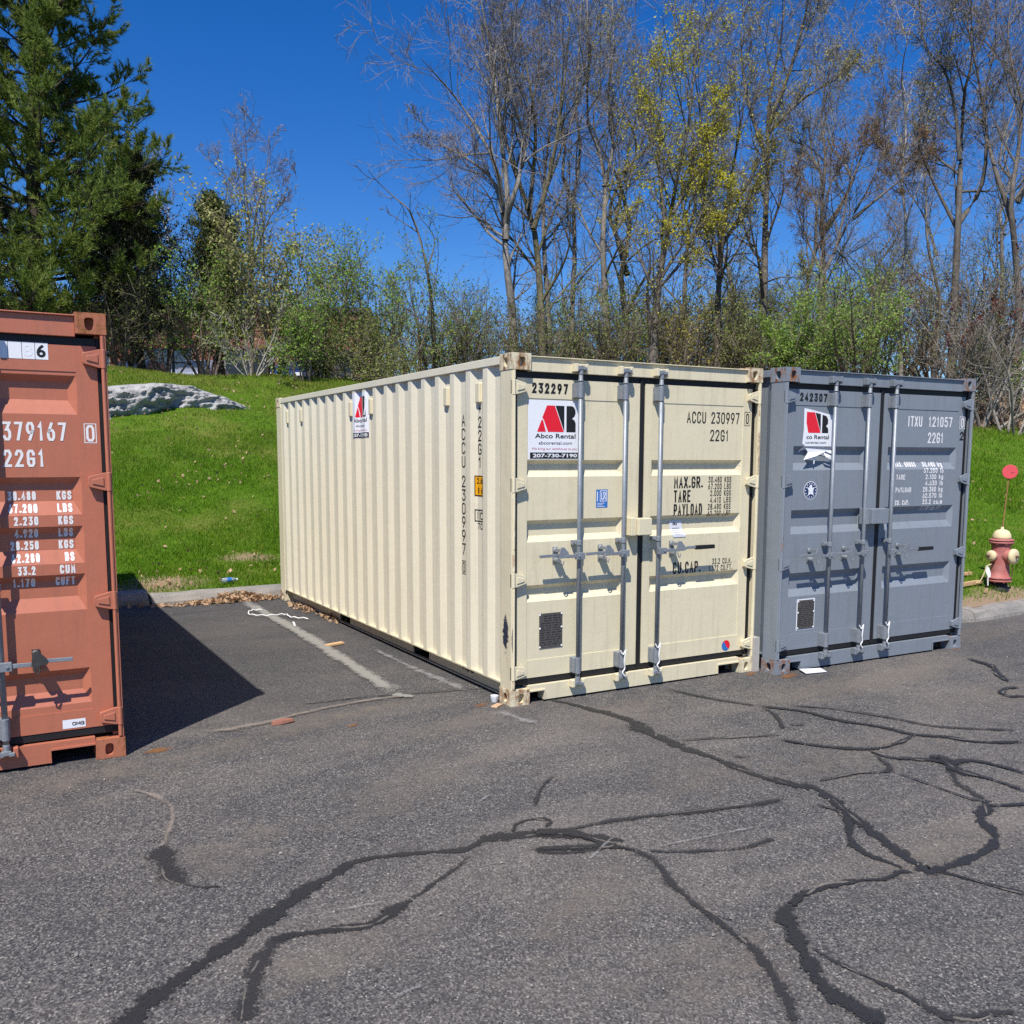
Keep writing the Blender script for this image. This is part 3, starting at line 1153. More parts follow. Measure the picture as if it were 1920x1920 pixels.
def wall_breaks():
    out = []
    y = .106
    while y < WALL_Y1:
        out += [y, y + .070, y + .139, y + .214]
        y += PITCH
    return [b for b in out if WALL_Y0 < b < WALL_Y1]


def casting(x, y, z, sx, sy, top):
    """corner casting, outer corner at (x,y,z); sx/sy = direction into the box; holes on the two outer upright faces"""
    mb = MB()
    a, b, h = .162, .178, .118
    z0 = z - h if top else z
    n = 16

    def face(org, ux, size, nrm, hole):
        # rectangle with a hole, then the hole's wall going in
        hx, hz, rw, rh, taper = hole
        ring, rim = [], []
        for k in range(n):
            an = 2 * math.pi * (k + .5) / n
            c, s_ = math.cos(an), math.sin(an)
            m_ = max(abs(c), abs(s_))
            qx, qz = c / m_, s_ / m_
            ring.append((size / 2 + qx * size / 2, h / 2 + qz * h / 2))
            e = 3.2
            rr = (abs(c) ** e + abs(s_) ** e) ** (-1 / e)
            wx = rw * (1 + taper * s_ * .8)
            rim.append((hx + c * rr * wx, hz + s_ * rr * rh))
        # snap ring points near the corners so the outline stays square
        for cx_, cz_ in ((0, 0), (size, 0), (size, h), (0, h)):
            k = min(range(n), key=lambda i: (ring[i][0] - cx_) ** 2 + (ring[i][1] - cz_) ** 2)
            ring[k] = (cx_, cz_)
        U = Vector(ux)
        O = Vector(org)
        N = Vector(nrm)
        P = lambda q, dp: O + U * q[0] + Vector((0, 0, q[1])) + N * dp
        vs = [P(q, 0) for q in ring] + [P(q, 0) for q in rim] + [P(q, .045) for q in rim]
        fs = [(k, (k + 1) % n, n + (k + 1) % n, n + k) for k in range(n)] + [(n + k, n + (k + 1) % n, 2 * n + (k + 1) % n, 2 * n + k) for k in range(n)]
        mb.add(vs, fs)
        mb.add([P(q, .045) for q in rim], [tuple(range(n))])
    hf = (a / 2 + (.008 if sx > 0 else .008), h / 2 - .004, .024, .036, .28 if top else 0)
    face((x, y, z0), (sx, 0, 0), a, (0, sy, 0), hf)
    face((x, y, z0), (0, sy, 0), b, (sx, 0, 0), (b / 2, h / 2 - .004, .028, .034, .2 if top else 0))
    xa, xb = sorted((x, x + sx * a))
    ya, yb = sorted((y, y + sy * b))
    xi, yi = x + sx * a, y + sy * b
    mb.add([(xa, ya, z0 + h), (xb, ya, z0 + h), (xb, yb, z0 + h), (xa, yb, z0 + h)], [(0, 1, 2, 3)])
    mb.add([(xa, ya, z0), (xb, ya, z0), (xb, yb, z0), (xa, yb, z0)], [(3, 2, 1, 0)])
    mb.add([(xi, ya, z0), (xi, yb, z0), (xi, yb, z0 + h), (xi, ya, z0 + h)], [(0, 1, 2, 3)])
    mb.add([(xa, yi, z0), (xb, yi, z0), (xb, yi, z0 + h), (xa, yi, z0 + h)], [(0, 1, 2, 3)])
    return mb


def make_container(name, label, loc, rz, P):
    root = empty(name, loc, rz)
    tag(root, label, 'container', 'shipping containers parked in the lot')
    body, wallm, rust = P['paint'], P.get('wall', P['paint']), P['rust']
    # castings
    for sx in (1, -1):
        for sy in (1, -1):
            for top in (0, 1):
                mb = casting(0 if sx > 0 else W_, 0 if sy > 0 else L_, H_ if top else 0, sx, sy, top)
                casting_o = mb.build('corner_casting', rust, root)
    # posts: front ones are J sections, rear ones angles
    for sx in (1, -1):
        X = (lambda v: v) if sx > 0 else (lambda v: W_ - v)

        def pb(mb, x0, x1, y0, y1, z0, z1):
            a, b = sorted((X(x0), X(x1)))
            return mb.box(a, b, y0, y1, z0, z1)
        mb = MB()
        pb(mb, .004, .016, .004, .172, .118, H_ - .118)
        pb(mb, .016, .034, .006, .022, .118, H_ - .118)
        pb(mb, .016, .060, .072, .084, .118, H_ - .118)
        pb(mb, .016, .060, .160, .172, .118, H_ - .118)
        mb.build('corner_post', body, root, .004)
        mb = MB()
        pb(mb, .004, .012, L_ - .20, L_ - .004, .118, H_ - .118)
        pb(mb, .012, .12, L_ - .012, L_ - .005, .118, H_ - .118)
        mb.build('corner_post', body, root, .003)
        # hinge pin rod
        # top side rail
        mb = MB()
        pb(mb, .006, .062, .178, L_ - .178, H_ - .072, H_ - .012)
        mb.build('top_side_rail', wallm, root, .004)
        # bottom side rail with two fork pockets
        pk = [(1.67, 2.03), (3.73, 4.06)]
        mb = MB()
        y0 = .178
        for a, b in pk + [(L_ - .178, None)]:
            pb(mb, .105, .117, y0, a, .028, .165)
            y0 = b
        for a, b in pk:
            pb(mb, .105, .117, a, b, .145, .165)
        pb(mb, .092, .125, .178, L_ - .178, .012, .020)
        pb(mb, .010, .118, .178, L_ - .178, .1445, .1565)
        mb.build('bottom_side_rail', body, root)
        for a, b in pk:
            mk = MB()
            pb(mk, .118, .5, a - .006, a, .03, .15)
            pb(mk, .118, .5, b, b + .006, .03, .15)
            pb(mk, .118, .5, a, b, .150, .158)
            mk.build('fork_pocket', 'dark_metal', root)
        # corrugated side wall
        br = [WALL_Y0 - .02] + wall_breaks() + [WALL_Y1 + .02]
        mb = MB()
        vs, fs = [], []
        for y in br:
            d = .012 + wall_depth(y) if WALL_Y0 < y < WALL_Y1 else .012
            vs += [(X(d), y, .158), (X(d), y, H_ - .066)]
        for i in range(len(br) - 1):
            q = (2 * i, 2 * i + 2, 2 * i + 3, 2 * i + 1)
            fs.append(q[::-1] if sx > 0 else q)
        # small lip along the wall's foot
        mb.add(vs, fs)
        b0 = len(mb.v)
        lv, lf = [], []
        for y in br:
            d = .012 + wall_depth(y) if WALL_Y0 < y < WALL_Y1 else .012
            lv += [(X(d), y, .158), (X(.120), y, .158)]
        for i in range(len(br) - 1):
            q = (2 * i, 2 * i + 2, 2 * i + 3, 2 * i + 1)
            lf.append(q if sx > 0 else q[::-1])
        mb.add(lv, lf)
        wall = mb.build('side_wall', wallm, root)
        if sx > 0:
            P['_wall'] = wall
        # vents near the top of the wall
        for y in P.get('vents', []):
            mv = MB()
            pb(mv, .016, .052, y - .034, y + .034, 2.262, 2.415)
            v_ = mv.build('vent', body, wall, .008)
    # rear wall, roof, floor
    mb = MB()
    xs_ = [.06 + (W_ - .12) * k / 32 for k in range(33)]
    vs = []
    for k, x in enumerate(xs_):
        d = .036 if k % 4 in (1, 2) else 0
        vs += [(x, L_ - .015 - d, .10), (x, L_ - .015 - d, H_ - .10)]
    mb.add(vs, [(2 * k + 1, 2 * k + 3, 2 * k + 2, 2 * k) for k in range(32)])
    mb.build('end_wall', body, root)
    mb = MB()
    mb.box(.162, W_ - .162, L_ - .09, L_ - .004, .01, .13).box(.162, W_ - .162, L_ - .07, L_ - .004, H_ - .11, H_ - .01)
    mb.build('end_rail', body, root)
    mb = MB()
    ys_ = [.14 + (L_ - .28) * k / 56 for k in range(57)]
    vs = []
    for k, y in enumerate(ys_):
        zz = H_ - .030 - (.018 if k % 4 in (1, 2) else 0)
        vs += [(.05, y, zz), (W_ - .05, y, zz)]
    mb.add(vs, [(2 * k, 2 * k + 1, 2 * k + 3, 2 * k + 2) for k in range(56)])
    mb.build('roof', body, root)
    MB().box(.122, W_ - .122, .12, L_ - .1, .135, .165).build('floor_deck', 'deck_wood', root)
    mb = MB()
    for k in range(10):
        y = .5 + k * .53
        if not any(a - .1 < y < b + .1 for a, b in ((1.67, 2.03), (3.73, 4.06))):
            mb.box(.122, W_ - .122, y, y + .045, .03, .132)
    mb.build('cross_members', 'dark_metal', root)
    # header and sill
    hb = P.get('header_bot', 2.465)
    mb = MB()
    mb.box(.162, W_ - .162, .022, .11, hb, H_ - .024)
    mb.box(.162, W_ - .162, .004, .13, H_ - .024, H_ - .016)
    mb.build('door_header', body, root, .003)
    st = .135
    nl, nr = .30, W_ - .40
    mb = MB()
    mb.prism([(.163, .094), (nl, .094), (nl, .016), (nr, .016), (nr, .094), (W_ - .163, .094), (W_ - .163, st), (.163, st)], .018, .11)
    mb.box(.163, nl + .006, .008, .0175, .090, .100)
    mb.box(nr - .006, W_ - .163, .008, .0175, .090, .100)
    mb.box(nl, nl + .008, .008, .0175, .018, .0895)
    mb.box(nr - .008, nr, .008, .0175, .018, .0895)
    mb.build('door_sill', body, root)
    # doors
    g0 = P.get('gasket', .03)
    ga, gb = g0, g0 + .042
    zb, zt = .190, hb - .046
    mid = P.get('mid', 1.21)
    rec = P['rec']
    FR, PN, DP = .046, .050, .036
    wt_, wb_ = P['weld']

    def fz(z):
        for a, b, s1, s2 in rec:
            if b < z < a:
                return min((a - z) / s1, (z - b) / s2, 1)
        return 0.0

    zcuts = []
    for a, b, s1, s2 in rec:
        zcuts += [a, a - s1, b + s2, b]
    doors = []
    for side, (xa, xb) in (('L', (gb, mid - .027)), ('R', (mid + .027, W_ - gb))):
        pa, pbb = (.158, mid - .165) if side == 'L' else (mid + .098, W_ - .165)
        en = .045

        def fx(x, pa=pa, pbb=pbb):
            return max(0, min(1, (x - pa) / .012 if side == 'L' else (x - pa) / en, (pbb - x) / en)) if P.get('ends', 1) else max(0, min(1, (x - pa) / .004, (pbb - x) / .004))

        def surf(x, z, pa=pa, pbb=pbb, fx=fx):
            if pa < x < pbb and wb_ < z < wt_:
                return PN + DP * min(fx(x), fz(z))
            return FR
        gx = sorted({xa, pa - .0001, pa, pa + .004, pa + (.012 if side == 'L' else en), pbb - en, pbb - .004, pbb, pbb + .0001, xb})
        gzs = sorted({zb, wb_ - .0001, wb_, wt_, wt_ + .0001, zt, *zcuts})
        vs = []
        val = {}
        for j, z in enumerate(gzs):
            for i, x in enumerate(gx):
                inn = pa - 1e-6 <= x <= pbb + 1e-6 and wb_ - 1e-6 <= z <= wt_ + 1e-6
                y = PN + DP * min(fx(x), fz(z)) if inn else FR
                val[(i, j)] = y
                vs.append((x, y, z))
        nx = len(gx)
        fs = []
        for j in range(len(gzs) - 1):
            for i in range(nx - 1):
                a, b, c, d = j * nx + i, j * nx + i + 1, (j + 1) * nx + i + 1, (j + 1) * nx + i
                v4 = [val[(i, j)], val[(i + 1, j)], val[(i + 1, j + 1)], val[(i, j + 1)]]
                if max(v4) - min(v4) < 1e-6:
                    fs.append((a, b, c, d))
                else:
                    sac = abs(v4[0] - v4[2])
                    sbd = abs(v4[1] - v4[3])
                    if sac >= sbd:
                        fs += [(a, b, c), (a, c, d)]
                    else:
                        fs += [(a, b, d), (b, c, d)]
        mb = MB()
        mb.add(vs, fs)
        mb.add([(xa, FR, zb), (xb, FR, zb), (xb, FR, zt), (xa, FR, zt), (xa, .11, zb), (xb, .11, zb), (xb, .11, zt), (xa, .11, zt)],
               [(0, 4, 5, 1), (1, 5, 6, 2), (2, 6, 7, 3), (3, 7, 4, 0), (4, 7, 6, 5)])
        door = mb.build('door', body, root)
        doors.append((door, surf, [pa, pa + .012, pa + en, pbb - en, pbb], sorted({wb_, wt_, *zcuts})))
        # gasket: black rubber round the leaf
        gk = MB()
        ox = .034 if side == 'L' else W_ - .034
        gx0, gx1 = (ga, gb) if side == 'L' else (W_ - gb, W_ - ga)
        gk.box(gx0, gx1, .050, .100, zb - .046, zt + .046)
        hx0, hx1 = (gb, mid - .027) if side == 'L' else (mid + .027, W_ - gb)
        gk.box(hx0, hx1, .050, .100, zt, zt + .046)
        gk.box(hx0, hx1, .050, .100, zb - .046, zb)
        if side == 'L':
            gk.box(mid - .027, mid + .026, .051, .100, zb - .046, zt + .046)
            gk.box(mid - .027, mid - .001, .040, .0505, zb - .03, zt + .03)
        gk.build('gasket', 'rubber', door, .004)
        # hinges and pin rods
        sg = 1 if side == 'L' else -1
        X = (lambda v: v) if side == 'L' else (lambda v: W_ - v)
        for z in P.get('hinges', (2.348, 1.645, .945, .248)):
            hb_ = MB()
            pts = [(.004, z - .052), (.046, z - .052), (.128, z - .030), (.134, z - .018), (.134, z + .018), (.128, z + .030), (.046, z + .052), (.004, z + .052)]
            pts = [(X(a), b) for a, b in pts]
            if sg < 0:
                pts = pts[::-1]
            hb_.prism(pts, .004, .022)
            x0, x1 = sorted((X(.085), X(.128)))
            hb_.box(x0, x1, .0225, FR - .001, z - .028, z + .028)
            hb_.tube([(X(.022), .006, z - .055), (X(.022), .006, z + .055)], .014, 8)
            x0, x1 = sorted((X(.05), X(.115)))
            ridge = [(X(.05), z - .026), (X(.112), z - .012), (X(.112), z + .012), (X(.05), z + .026)]
            if sg < 0:
                ridge = ridge[::-1]
            hb_.prism(ridge, -.002, .0035)
            hb_.build('hinge', body, door, .004)
        zs_ = sorted(P.get('hinges', (2.348, 1.645, .945, .248)))
        for a, b in zip([.13] + [z + .057 for z in zs_], [z - .057 for z in zs_] + [H_ - .125]):
            if b - a > .02:
                MB().tube([(X(.024), .004, a), (X(.024), .004, b)], .010, 8).build('hinge_pin', rust if random.random() < .25 else body, door)
    dL, dR = doors
    # lock box over the joint
    lx0, lx1, lz0, lz1 = P['lockbox']
    mb = MB()
    mb.box(lx0, lx0 + .045, -.035, .045, lz0 - .004, lz1 + .006)
    mb.box(lx0 + .050, lx1, -.062, .030, lz0, lz1)
    mb.box(lx0 + .050, lx0 + .06, .0305, .045, lz0, lz1)
    mb.build('lock_box', body, dR[0], .005)
    # locking bars
    for bi, (bx, hz, hdir, tip, catch) in enumerate(P['bars']):
        dr = dL[0] if bx < mid else dR[0]
        by = -.012
        bar = MB()
        bar.tube([(bx, by, .118), (bx, by, 2.50)], .0165, 12)
        bar.tube([(bx, by, 2.405), (bx, by, 2.418)], .020, 12)
        ob = bar.build('locking_bar', 'galvanised', dr)
        for q in ob.data.polygons:
            q.use_smooth = len(q.vertices) == 4
        for zc, zz0, zz1, tp in ((2.505, 2.285, 2.398, 1), (.118, .192, .318, 0)):
            br_ = MB()
            br_.tube([(bx, by, zz0), (bx, by, zz1)], .0225, 10)
            br_.box(bx - .040, bx + .026, .030, FR - .001, zz0 + .002, zz1 - .002)
            br_.box(bx - .034, bx + .018, by, .0295, zz0 + .004, zz1 - .004)
            for k in range(3):
                zc_ = zz0 + (zz1 - zz0) * (k + .5) / 3
                br_.lathe([(.009, 0), (.009, .005), (.005, .008)], 6, (bx - .027, .030, zc_), (0, -1, 0))
            br_.build('bar_bracket', 'galvanised', dr, .003)
            cm = MB()
            # cam on the end of the bar, keeper welded to the frame
            cm.box(bx - .020, bx + .022, by - .022, by + .018, zc - .012, zc + .016)
            cm.box(bx + .010, bx + .040, by - .030, by - .006, zc - .016, zc + .006)
            cm.box(bx - .046, bx - .014, by - .018, by + .012, zc - .020, zc + .012)
            cm.tube([(bx, by, zc - .05 if tp else zc - .01), (bx, by, zc + .012 if tp else zc + .05)], .020, 10)
            cm.build('bar_cam', 'galvanised', dr, .003)
            kp = MB()
            for s_ in (-1, 1):
                kp.box(bx + s_ * .046 - .013, bx + s_ * .046 + .013, by - .020, .0215 if tp else .0175, zc - .030, zc + .030)
            kp.box(bx - .033, bx + .033, .008, .0215 if tp else .0175, zc - .026, zc + .030)
            kp.build('cam_keeper', body if P.get('keeper_body', 1) else 'galvanised', dr, .005)
        # guide clamps
        gd = MB()
        for z in P.get('guides', (1.204,)):
            gd.tube([(bx, by, z - .02), (bx, by, z + .02)], .0225, 10)
            gd.box(bx - .040, bx + .016, .012, FR - .001, z - .018, z + .018)
            gd.box(bx - .030, bx + .005, by, .0115, z - .014, z + .014)
            gd.lathe([(.008, 0), (.008, .006)], 6, (bx - .030, .012, z), (0, -1, 0))
        gd.build('bar_guide', 'galvanised', dr, .003)
        # handle: hub on the bar, flat lever, retainer and catch
        hd = MB()
        hd.box(bx - .026 if hdir > 0 else bx - .05, bx + .05 if hdir > 0 else bx + .026, by - .050, by - .017, hz - .026, hz + .024)
        e0 = bx + hdir * .052
        L = abs(tip - e0)
        pr = [(0, -.012), (.35, -.010), (.45, .004), (1, .000), (1, .022), (.44, .026), (.32, .012), (0, .014)]
        poly = [(e0 + hdir * a * L, hz + b) for a, b in pr]
        if hdir < 0:
            poly = poly[::-1]
        hd.prism(poly, by - .044, by - .032)
        hd.lathe([(.010, 0), (.010, .006)], 8, (bx + hdir * .026, by - .050, hz), (0, -1, 0))
        hd.build('handle', 'galvanised', dr, .002)
        if P.get('grip') and hdir > 0:
            g = MB()
            gxx = tip - .195
            g.prism([(gxx, hz - .006), (tip + .006, hz - .004), (tip + .006, hz + .028), (gxx, hz + .029)], by - .050, by - .026)
            g.build('grip', 'grip', dr, .004)
        ct = MB()
        base = surf_y = FR if not (wb_ < hz < wt_) else PN
        ct.box(catch - .020, catch + .020, base - .009, base - .001, hz - .055, hz + .068)
        ct.lathe([(.022, 0), (.022, .01), (.014, .016)], 10, (catch, base - .009, hz + .045), (0, -1, 0))
        ct.lathe([(.020, 0), (.020, .03), (.016, .05)], 10, (catch, base - .009, hz - .030), (0, -1, 0))
        ct.prism([(catch - .030, hz - .012), (catch + .055, hz - .004), (catch + .05, hz + .03), (catch + .012, hz + .072), (catch - .014, hz + .072), (catch - .026, hz + .03)], by - .058, by - .046)
        ct.box(catch - .012, catch + .012, by - .0455, base - .0095, hz + .034, hz + .058)
        ct.tube([(catch - .016, by - .05, hz - .02), (catch - .012, by - .052, hz - .05), (catch + .004, by - .05, hz - .062), (catch + .014, by - .05, hz - .03)], .005, 6)
        ct.build('handle_catch', P.get('catch_mat', 'galvanised'), dr, .002)
    return root, dL, dR


def write(door, text, x0, x1, z0, z1, wt, mat, name='lettering', lift=.0015, gap=.32):
    d, surf, cx, cz = door
    return decal(name, stroke_polys(text, x0, x1, z0, z1, wt, gap), surf, mat, d, cx, cz, lift)


def put(door, name, polys, mat, lift=.0012, parent=None):
    d, surf, cx, cz = door
    return decal(name, polys, surf, mat, parent or d, cx, cz, lift)


def rental_sticker(door, x0, x1, z0, z1):
    st = put(door, 'rental_sticker', rect(x0, x1, z0, z1), 'sticker_white', .0012)
    w_, h = x1 - x0, z1 - z0
    bx = lambda a, b, c, d: (x0 + a * w_, x0 + b * w_, z1 - d * h, z1 - c * h)
    r, k = logo_polys(*bx(.17, .90, .09, .535))
    for nm, pl, mt in (('emblem_red', r, 'red_print'), ('emblem_black', k, 'black_print'),
                       ('company_name', font_polys('Abco Rental', *bx(.13, .90, .565, .645), bold=.018), 'black_print'),
                       ('web_address', font_polys('abcorental.com', *bx(.20, .83, .695, .75), bold=.004), 'black_print'),
                       ('slogan', font_polys('We bring our warehouse to you.', *bx(.07, .94, .80, .855), shear=.1), 'pink_print'),
                       ('phone_band', rect(*bx(.04, .99, .885, .99)), 'black_print')):
        put(door, nm, pl, mt, .0022)
    put(door, 'phone_number', font_polys('207-730-7190', *bx(.09, .93, .905, .97), bold=.03), 'sticker_white', .0032)
    return st


# ---- cream container in the middle
cream, cL, cR = make_container('shipping_container', 'cream shipping container with grey locking bars, in the middle of the lot', (0, 0, 0.0), 0, dict(
    paint='beige_paint', wall='beige_wall_paint', rust='beige_rusty',
    rec=[(1.826, 1.702, .028, .043), (1.381, 1.218, .030, .045), (.895, .768, .030, .045)], weld=(2.275, .325), mid=1.21,
    lockbox=(1.062, 1.242, 1.24, 1.372), grip=True, vents=[.566, 1.132, 2.830, 3.396, 5.094, 5.660],
    bars=[(.585, 1.107, -1, .213, .405), (1.001, 1.107, -1, .627, .82), (1.347, 1.107, 1, 1.895, 1.525)]))
rental_sticker(cL, .165, .63, 1.832, 2.266)
write(cL, '232297', .198, .509, 2.313, 2.388, .0155, 'black_print', gap=.42)
write(cR, 'ACCU 230997', 1.664, 2.231, 2.125, 2.217, .0105, 'black_print')
put(cR, 'check_digit_box', frame_polys(2.285, 2.350, 2.112, 2.228, .004), 'black_print')
write(cR, '0', 2.302, 2.334, 2.128, 2.214, .0095, 'black_print')
write(cR, '22G1', 1.915, 2.116, 1.982, 2.074, .0105, 'black_print')
write(cR, 'MAX.GR.', 1.545, 1.850, 1.598, 1.692, .014, 'black_print', gap=.24)
write(cR, 'TARE', 1.545, 1.722, 1.484, 1.582, .014, 'black_print')
write(cR, 'PAYLOAD', 1.547, 1.848, 1.372, 1.470, .014, 'black_print', gap=.24)
for i, t in enumerate(('30.480 KGS', '67.200 LBS', ' 2.000 KGS', ' 4.410 LBS', '28.480 KGS', '62.790 LBS')):
    z = 1.641 - i * .0562
    write(cR, t, 1.909, 2.160, z, z + .047, .0062, 'black_print')
write(cR, 'CU.CAP.', 1.552, 1.848, .897, .993, .014, 'black_print', gap=.28)
write(cR, '  33.2 CU.M.', 1.93, 2.190, .955, 1.003, .0062, 'black_print')
write(cR, '1.172 CU.FT.', 1.94, 2.200, .898, .946, .0062, 'black_print')
q = put(cL, 'class_sticker', rect(.780, .888, 1.46, 1.60), 'blue_print')
put(cL, 'class_frame', frame_polys(.815, .880, 1.508, 1.592, .005), 'sticker_white', .002)
write(cL, 'LR', .828, .870, 1.522, 1.580, .007, 'sticker_white', 'class_mark', .002, gap=-.1)
put(cL, 'class_print', [p for i in range(3) for p in rect(.790, .86 - .02 * (i % 2), 1.468 + i * .012, 1.472 + i * .012)] + rect(.788, .796, 1.51, 1.585), 'sticker_white', .002)


def data_plate(door, x0, x1, z0, z1, rim=None):
    if rim:
        put(door, 'plate_rim', rect(x0 - .01, x1 + .01, z0 - .01, z1 + .01), rim, .001)
    d, surf, _, _ = door
    y = surf((x0 + x1) / 2, (z0 + z1) / 2)
    pl = MB().box(x0, x1, y - .005, y - .0022, z0, z1).build('data_plate', 'plate_metal', d)
    rows = []
    for i in range(13):
        zz = z1 - .025 - i * (z1 - z0 - .05) / 12
        a = x0 + .012 + (.03 if i in (0, 1, 2) else 0)
        while a < x1 - .02:
            b = min(a + random.uniform(.012, .045), x1 - .012)
            rows += rect(a, b, zz, zz + .0055)
            a = b + random.uniform(.006, .02)
    put(door, 'plate_print', rows, 'black_print', .0056)
    rv = MB()
    for x in (x0 + .006, x1 - .006):
        for z in (z0 + .01, (z0 + z1) / 2 + .02, z1 - .01):
            rv.lathe([(.008, 0), (.006, .003)], 8, (x, y - .0052, z), (0, -1, 0))
    rv.build('rivet', 'sticker_white', d)


data_plate(cL, .271, .477, .405, .673)
put(cR, 'round_sticker', disc_polys(2.15, .245, .046, .046), 'red_print')
put(cR, 'round_sticker_wave', [([Vector((2.15 + .046 * math.cos(a), .245 + .046 * math.sin(a))) for a in np.linspace(2.2, 2.2 + math.pi * 1.05, 16)] + [Vector((2.163, .225)), Vector((2.150, .245)), Vector((2.137, .266))], 0)], 'blue_print', .002)
pp = put(cR, 'paper_note', [([Vector((1.53, 1.335)), Vector((1.535, 1.25)), Vector((1.548, 1.20)), Vector((1.68, 1.20)), Vector((1.655, 1.335))], 0)], 'paper', .004)
write(cR, 'NOM', 1.565, 1.61, 1.298, 1.318, .006, 'black_print', lift=.006)
put(cR, 'note_print', [p for i in range(4) for p in rect(1.56, 1.645 - .01 * (i % 2), 1.222 + i * .016, 1.226 + i * .016)], 'grey_print', .006)


def tie(door, bx, z):
    pts = [(bx - .028, -.036, z + .045), (bx - .006, -.042, z + .012), (bx + .022, -.038, z + .048), (bx + .012, -.042, z - .0), (bx + .004, -.044, z - .05), (bx + .010, -.044, z - .10), (bx - .012, -.046, z - .13), (bx + .006, -.05, z - .16)]
    MB().tube(catmull(pts, 4), .0055, 6).build('rope_tie', 'rope_white', door[0])


tie(cL, 1.001, .29); tie(cR, 1.347, .31)

# print on the cream side wall
WB = wall_breaks()


def wall3(y, z, lift):
    return Vector((.012 + wall_depth(y) - lift, y, z))


def side(name, polys, mat, ycent, parent=None, lift=.002):
    """print on the left wall: polys in (u, z) with u to the right as seen from outside"""
    pl = [([Vector((ycent - p[0], p[1])) for p in pp_], l) for pp_, l in polys]
    return decal(name, pl, None, mat, parent or WALL, WB, (), lift, wall3)


WALL = [o for o in cream.children if o.name.startswith('side_wall')][0]


def stack(text, yc, ztop, zbot, wd, hh, wt):
    """letters set one under the other"""
    n = len(text)
    step = (ztop - zbot - hh) / (n - 1)
    for i, ch in enumerate(text):
        if ch != ' ':
            z1 = ztop - i * step
            side('lettering', stroke_polys(ch, -wd / 2, wd / 2, z1 - hh, z1, wt), 'black_print', yc)


stack('ACCU', .846, 2.185, 1.764, .060, .092, .0105)
stack('230997', .846, 1.700, 1.062, .060, .092, .0105)
stack('0', .846, 1.0, .915, .046, .085, .0105) if False else side('lettering', stroke_polys('0', -.020, .020, .915, 1.002, .0095), 'black_print', .846)
side('check_digit_box', frame_polys(-.034, .034, .903, 1.013, .004), 'black_print', .846)
stack('+22G1', .566, 2.262, 1.763, .054, .085, .0105)
yl = side('height_sign', rect(-.065, .09, 1.545, 1.704), 'yellow_print', .566, lift=.0018)
side('height_sign_frame', frame_polys(-.065, .09, 1.545, 1.704, .008), 'black_print', .566, lift=.0026)
side('height_sign_print', stroke_polys('2.6m', -.043, .075, 1.640, 1.688, .008) + stroke_polys('8 6', -.030, .045, 1.566, 1.612, .008), 'black_print', .566, lift=.0026)
side('size_mark', frame_polys(-.065, .08, 1.345, 1.440, .008) + stroke_polys('i', -.052, -.016, 1.362, 1.424, .009) + rect(-.012, -.007, 1.354, 1.431) + stroke_polys('c', .004, .055, 1.362, 1.445, .009), 'black_print', .566)
side('size_number', stroke_polys('70', -.036, .044, 1.286, 1.335, .007), 'black_print', .566)
SX, SZ0, SZ1 = 3.085, 2.035, 2.49
sw, sh = .40, SZ1 - SZ0
sb = lambda a, b, c, d: (-sw / 2 + a * sw, -sw / 2 + b * sw, SZ1 - d * sh, SZ1 - c * sh)
side('rental_sticker', rect(*sb(0, 1, 0, 1)), 'sticker_white', SX)
r, k = logo_polys(*sb(.17, .90, .09, .535))
for nm, pl, mt in (('emblem_red', r, 'red_print'), ('emblem_black', k, 'black_print'),
                   ('company_name', font_polys('Abco Rental', *sb(.10, .93, .56, .65), bold=.018), 'black_print'),
                   ('web_address', font_polys('abcorental.com', *sb(.20, .83, .695, .75), bold=.004), 'black_print'),
                   ('slogan', font_polys('We bring our warehouse to you.', *sb(.07, .94, .80, .855)), 'pink_print'),
                   ('phone_band', rect(*sb(.02, .99, .875, .99)), 'black_print')):
    side(nm, pl, mt, SX, lift=.003)
side('phone_number', font_polys('207-730-7190', *sb(.05, .95, .895, .97), bold=.03), 'sticker_white', SX, lift=.004)
RAIL = [o for o in cream.children if o.name.startswith('bottom_side_rail')][0]
gpl = stroke_polys('ACC', -.10, .10, .075, .142, .012)
decal('paint_scrawl', [([Vector((.90 - p[0], p[1])) for p in pl], l) for pl, l in gpl], None, 'black_print', RAIL, (), (), .002, lambda y, z, l: Vector((.105 - l, y, z)))
# dark scuffs on the front left post
POST = [o for o in cream.children if o.name.startswith('corner_post')][0]
for yc, zc, hh, ww, seed in ((.085, .56, .22, .07, 1), (.10, .50, .10, .05, 2)):
    n = 14
    V = [(.0022, yc, zc)] + [(.0022, yc + ww * math.cos(a) * random.uniform(.6, 1.1), zc + hh * math.sin(a) * random.uniform(.7, 1.1)) for a in np.linspace(0, 2 * math.pi, n, endpoint=False)]
    me = np_mesh('scuff_mark', np.array(V) - np.array([.0006 * seed, 0, 0]), np.array([(0, (k + 1) % n + 1, k + 1) for k in range(n)]))
    set_attr(me, 'edge', [1.0] + [0] * n)
    link('scuff_mark', me, POST, 'scuff')
V = [(.018, .0022, .5)] + [(.018 + .014 * math.cos(a), .0022, .5 + .13 * math.sin(a) * random.uniform(.7, 1.1)) for a in np.linspace(0, 2 * math.pi, 12, endpoint=False)]
me = np_mesh('scuff_mark', np.array(V), np.array([(0, k + 1, (k + 1) % 12 + 1) for k in range(12)]))
set_attr(me, 'edge', [1.3] + [.3] * 12)
link('scuff_mark', me, POST, 'scuff')

